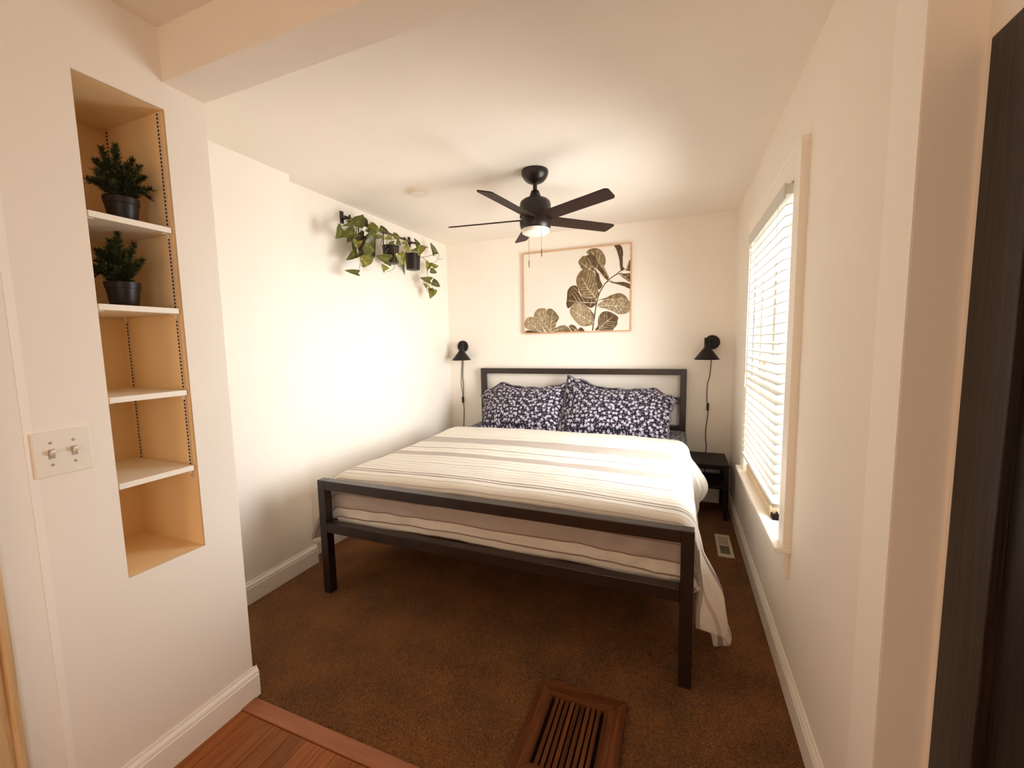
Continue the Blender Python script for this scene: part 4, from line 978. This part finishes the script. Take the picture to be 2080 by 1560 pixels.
# light switch
sw = thing('light_switch', 'cream two toggle light switch plate beside the shelf niche', 'light switch', (XN, -3.308, 1.073))
obj('plate', bx(XN, XN + .0065, -3.367, -3.248, 1.0735, 1.1965, bev=.003), M_plate, sw)
for y in (-3.332, -3.286):
    bm = bmesh.new(); box(bm, XN + .0064, XN + .0075, y - .0062, y + .0062, 1.122, 1.148); obj('toggle_slot', bm, M_screw, sw)
    bm = bmesh.new(); box(bm, -.0042, .0042, -.0042, .0042, 0, .018, bev=.0015)
    bmesh.ops.rotate(bm, verts=bm.verts[:], cent=(0, 0, 0), matrix=Matrix.Rotation(math.radians(58), 3, 'Y')); bmesh.ops.translate(bm, verts=bm.verts[:], vec=(XN + .006, y, 1.134))
    obj('toggle', bm, M_plate, sw)
    for z in (1.105, 1.165):
        bm = bmesh.new(); lathe(bm, [(.0035, 0), (.0035, .001), (.0022, .0018)], 14)
        bmesh.ops.rotate(bm, verts=bm.verts[:], cent=(0, 0, 0), matrix=Matrix.Rotation(PI / 2, 3, 'Y')); bmesh.ops.translate(bm, verts=bm.verts[:], vec=(XN + .0063, y, z)); obj('screw', bm, M_screw, sw)

# ------------------------------------------------------------------ floor registers
v1 = thing('floor_vent', 'cream metal floor register in the carpet beside the window wall', 'floor vent', (2.588, -.832, 0))
bm = bmesh.new(); box(bm, 2.540, 2.636, -1.000, -.962, .0, .007, bev=.002); box(bm, 2.540, 2.636, -.705, -.667, .0, .007, bev=.002)
box(bm, 2.540, 2.559, -.962, -.705, .0, .007, bev=.002); box(bm, 2.617, 2.636, -.962, -.705, .0, .007, bev=.002); box(bm, 2.559, 2.617, -.842, -.826, 0, .006)
obj('vent_frame', bm, M_vent, v1)
obj('damper', bx(2.556, 2.620, -.965, -.702, -.001, .0015), M_louver, v1)
for half, (ya, yb, m) in enumerate(((-.826, -.705, M_vent), (-.962, -.842, M_louver))):
    bm = bmesh.new(); n = 9
    for k in range(n):
        xa = 2.560 + k * (.056 / n); box(bm, xa, xa + .0036, ya, yb, .0016, .0055)
    o = obj('louver', bm, m, v1); o['kind'] = 'stuff'

v2 = thing('wooden_floor_grille', 'red brown wooden floor grille with long slots at the front of the carpet', 'floor vent', (1.94, -2.57, 0))
gx0, gx1, gy0, gy1 = 1.767, 2.113, -2.782, -2.360; ix0, ix1, iy0, iy1 = 1.834, 2.038, -2.710, -2.430; gz = .016
def mitre(pts):
    bm = bmesh.new(); lo = [bm.verts.new((x, y, 0)) for x, y in pts]; hi = [bm.verts.new((x, y, gz)) for x, y in pts]
    bm.faces.new(lo[::-1]); bm.faces.new(hi)
    for i in range(4): bm.faces.new((lo[i], lo[(i + 1) % 4], hi[(i + 1) % 4], hi[i]))
    bmesh.ops.recalc_face_normals(bm, faces=bm.faces[:]); bmesh.ops.bevel(bm, geom=bm.edges[:], offset=.0012, segments=2, affect='EDGES'); return bm
obj('end_rail', mitre([(gx0, gy1), (gx1, gy1), (ix1, iy1), (ix0, iy1)][::-1]), M_oakend, v2)
obj('end_rail', mitre([(gx0, gy0), (gx1, gy0), (ix1, iy0), (ix0, iy0)]), M_oakend, v2)
obj('side_rail', mitre([(gx0, gy0), (ix0, iy0), (ix0, iy1), (gx0, gy1)]), M_oakgrille, v2)
obj('side_rail', mitre([(gx1, gy0), (gx1, gy1), (ix1, iy1), (ix1, iy0)]), M_oakgrille, v2)
obj('duct', bx(ix0 - .004, ix1 + .004, iy0 - .004, iy1 + .004, .0, .002), M_slot, v2)
pit = (ix1 - ix0) / 10
for k in range(9):
    xa = ix0 + pit * (k + 1) - .0070
    obj('bar', bx(xa, xa + .0140, iy0 - .001, iy1 + .001, .0022, gz - .002, bev=.001), M_oakgrille, v2)
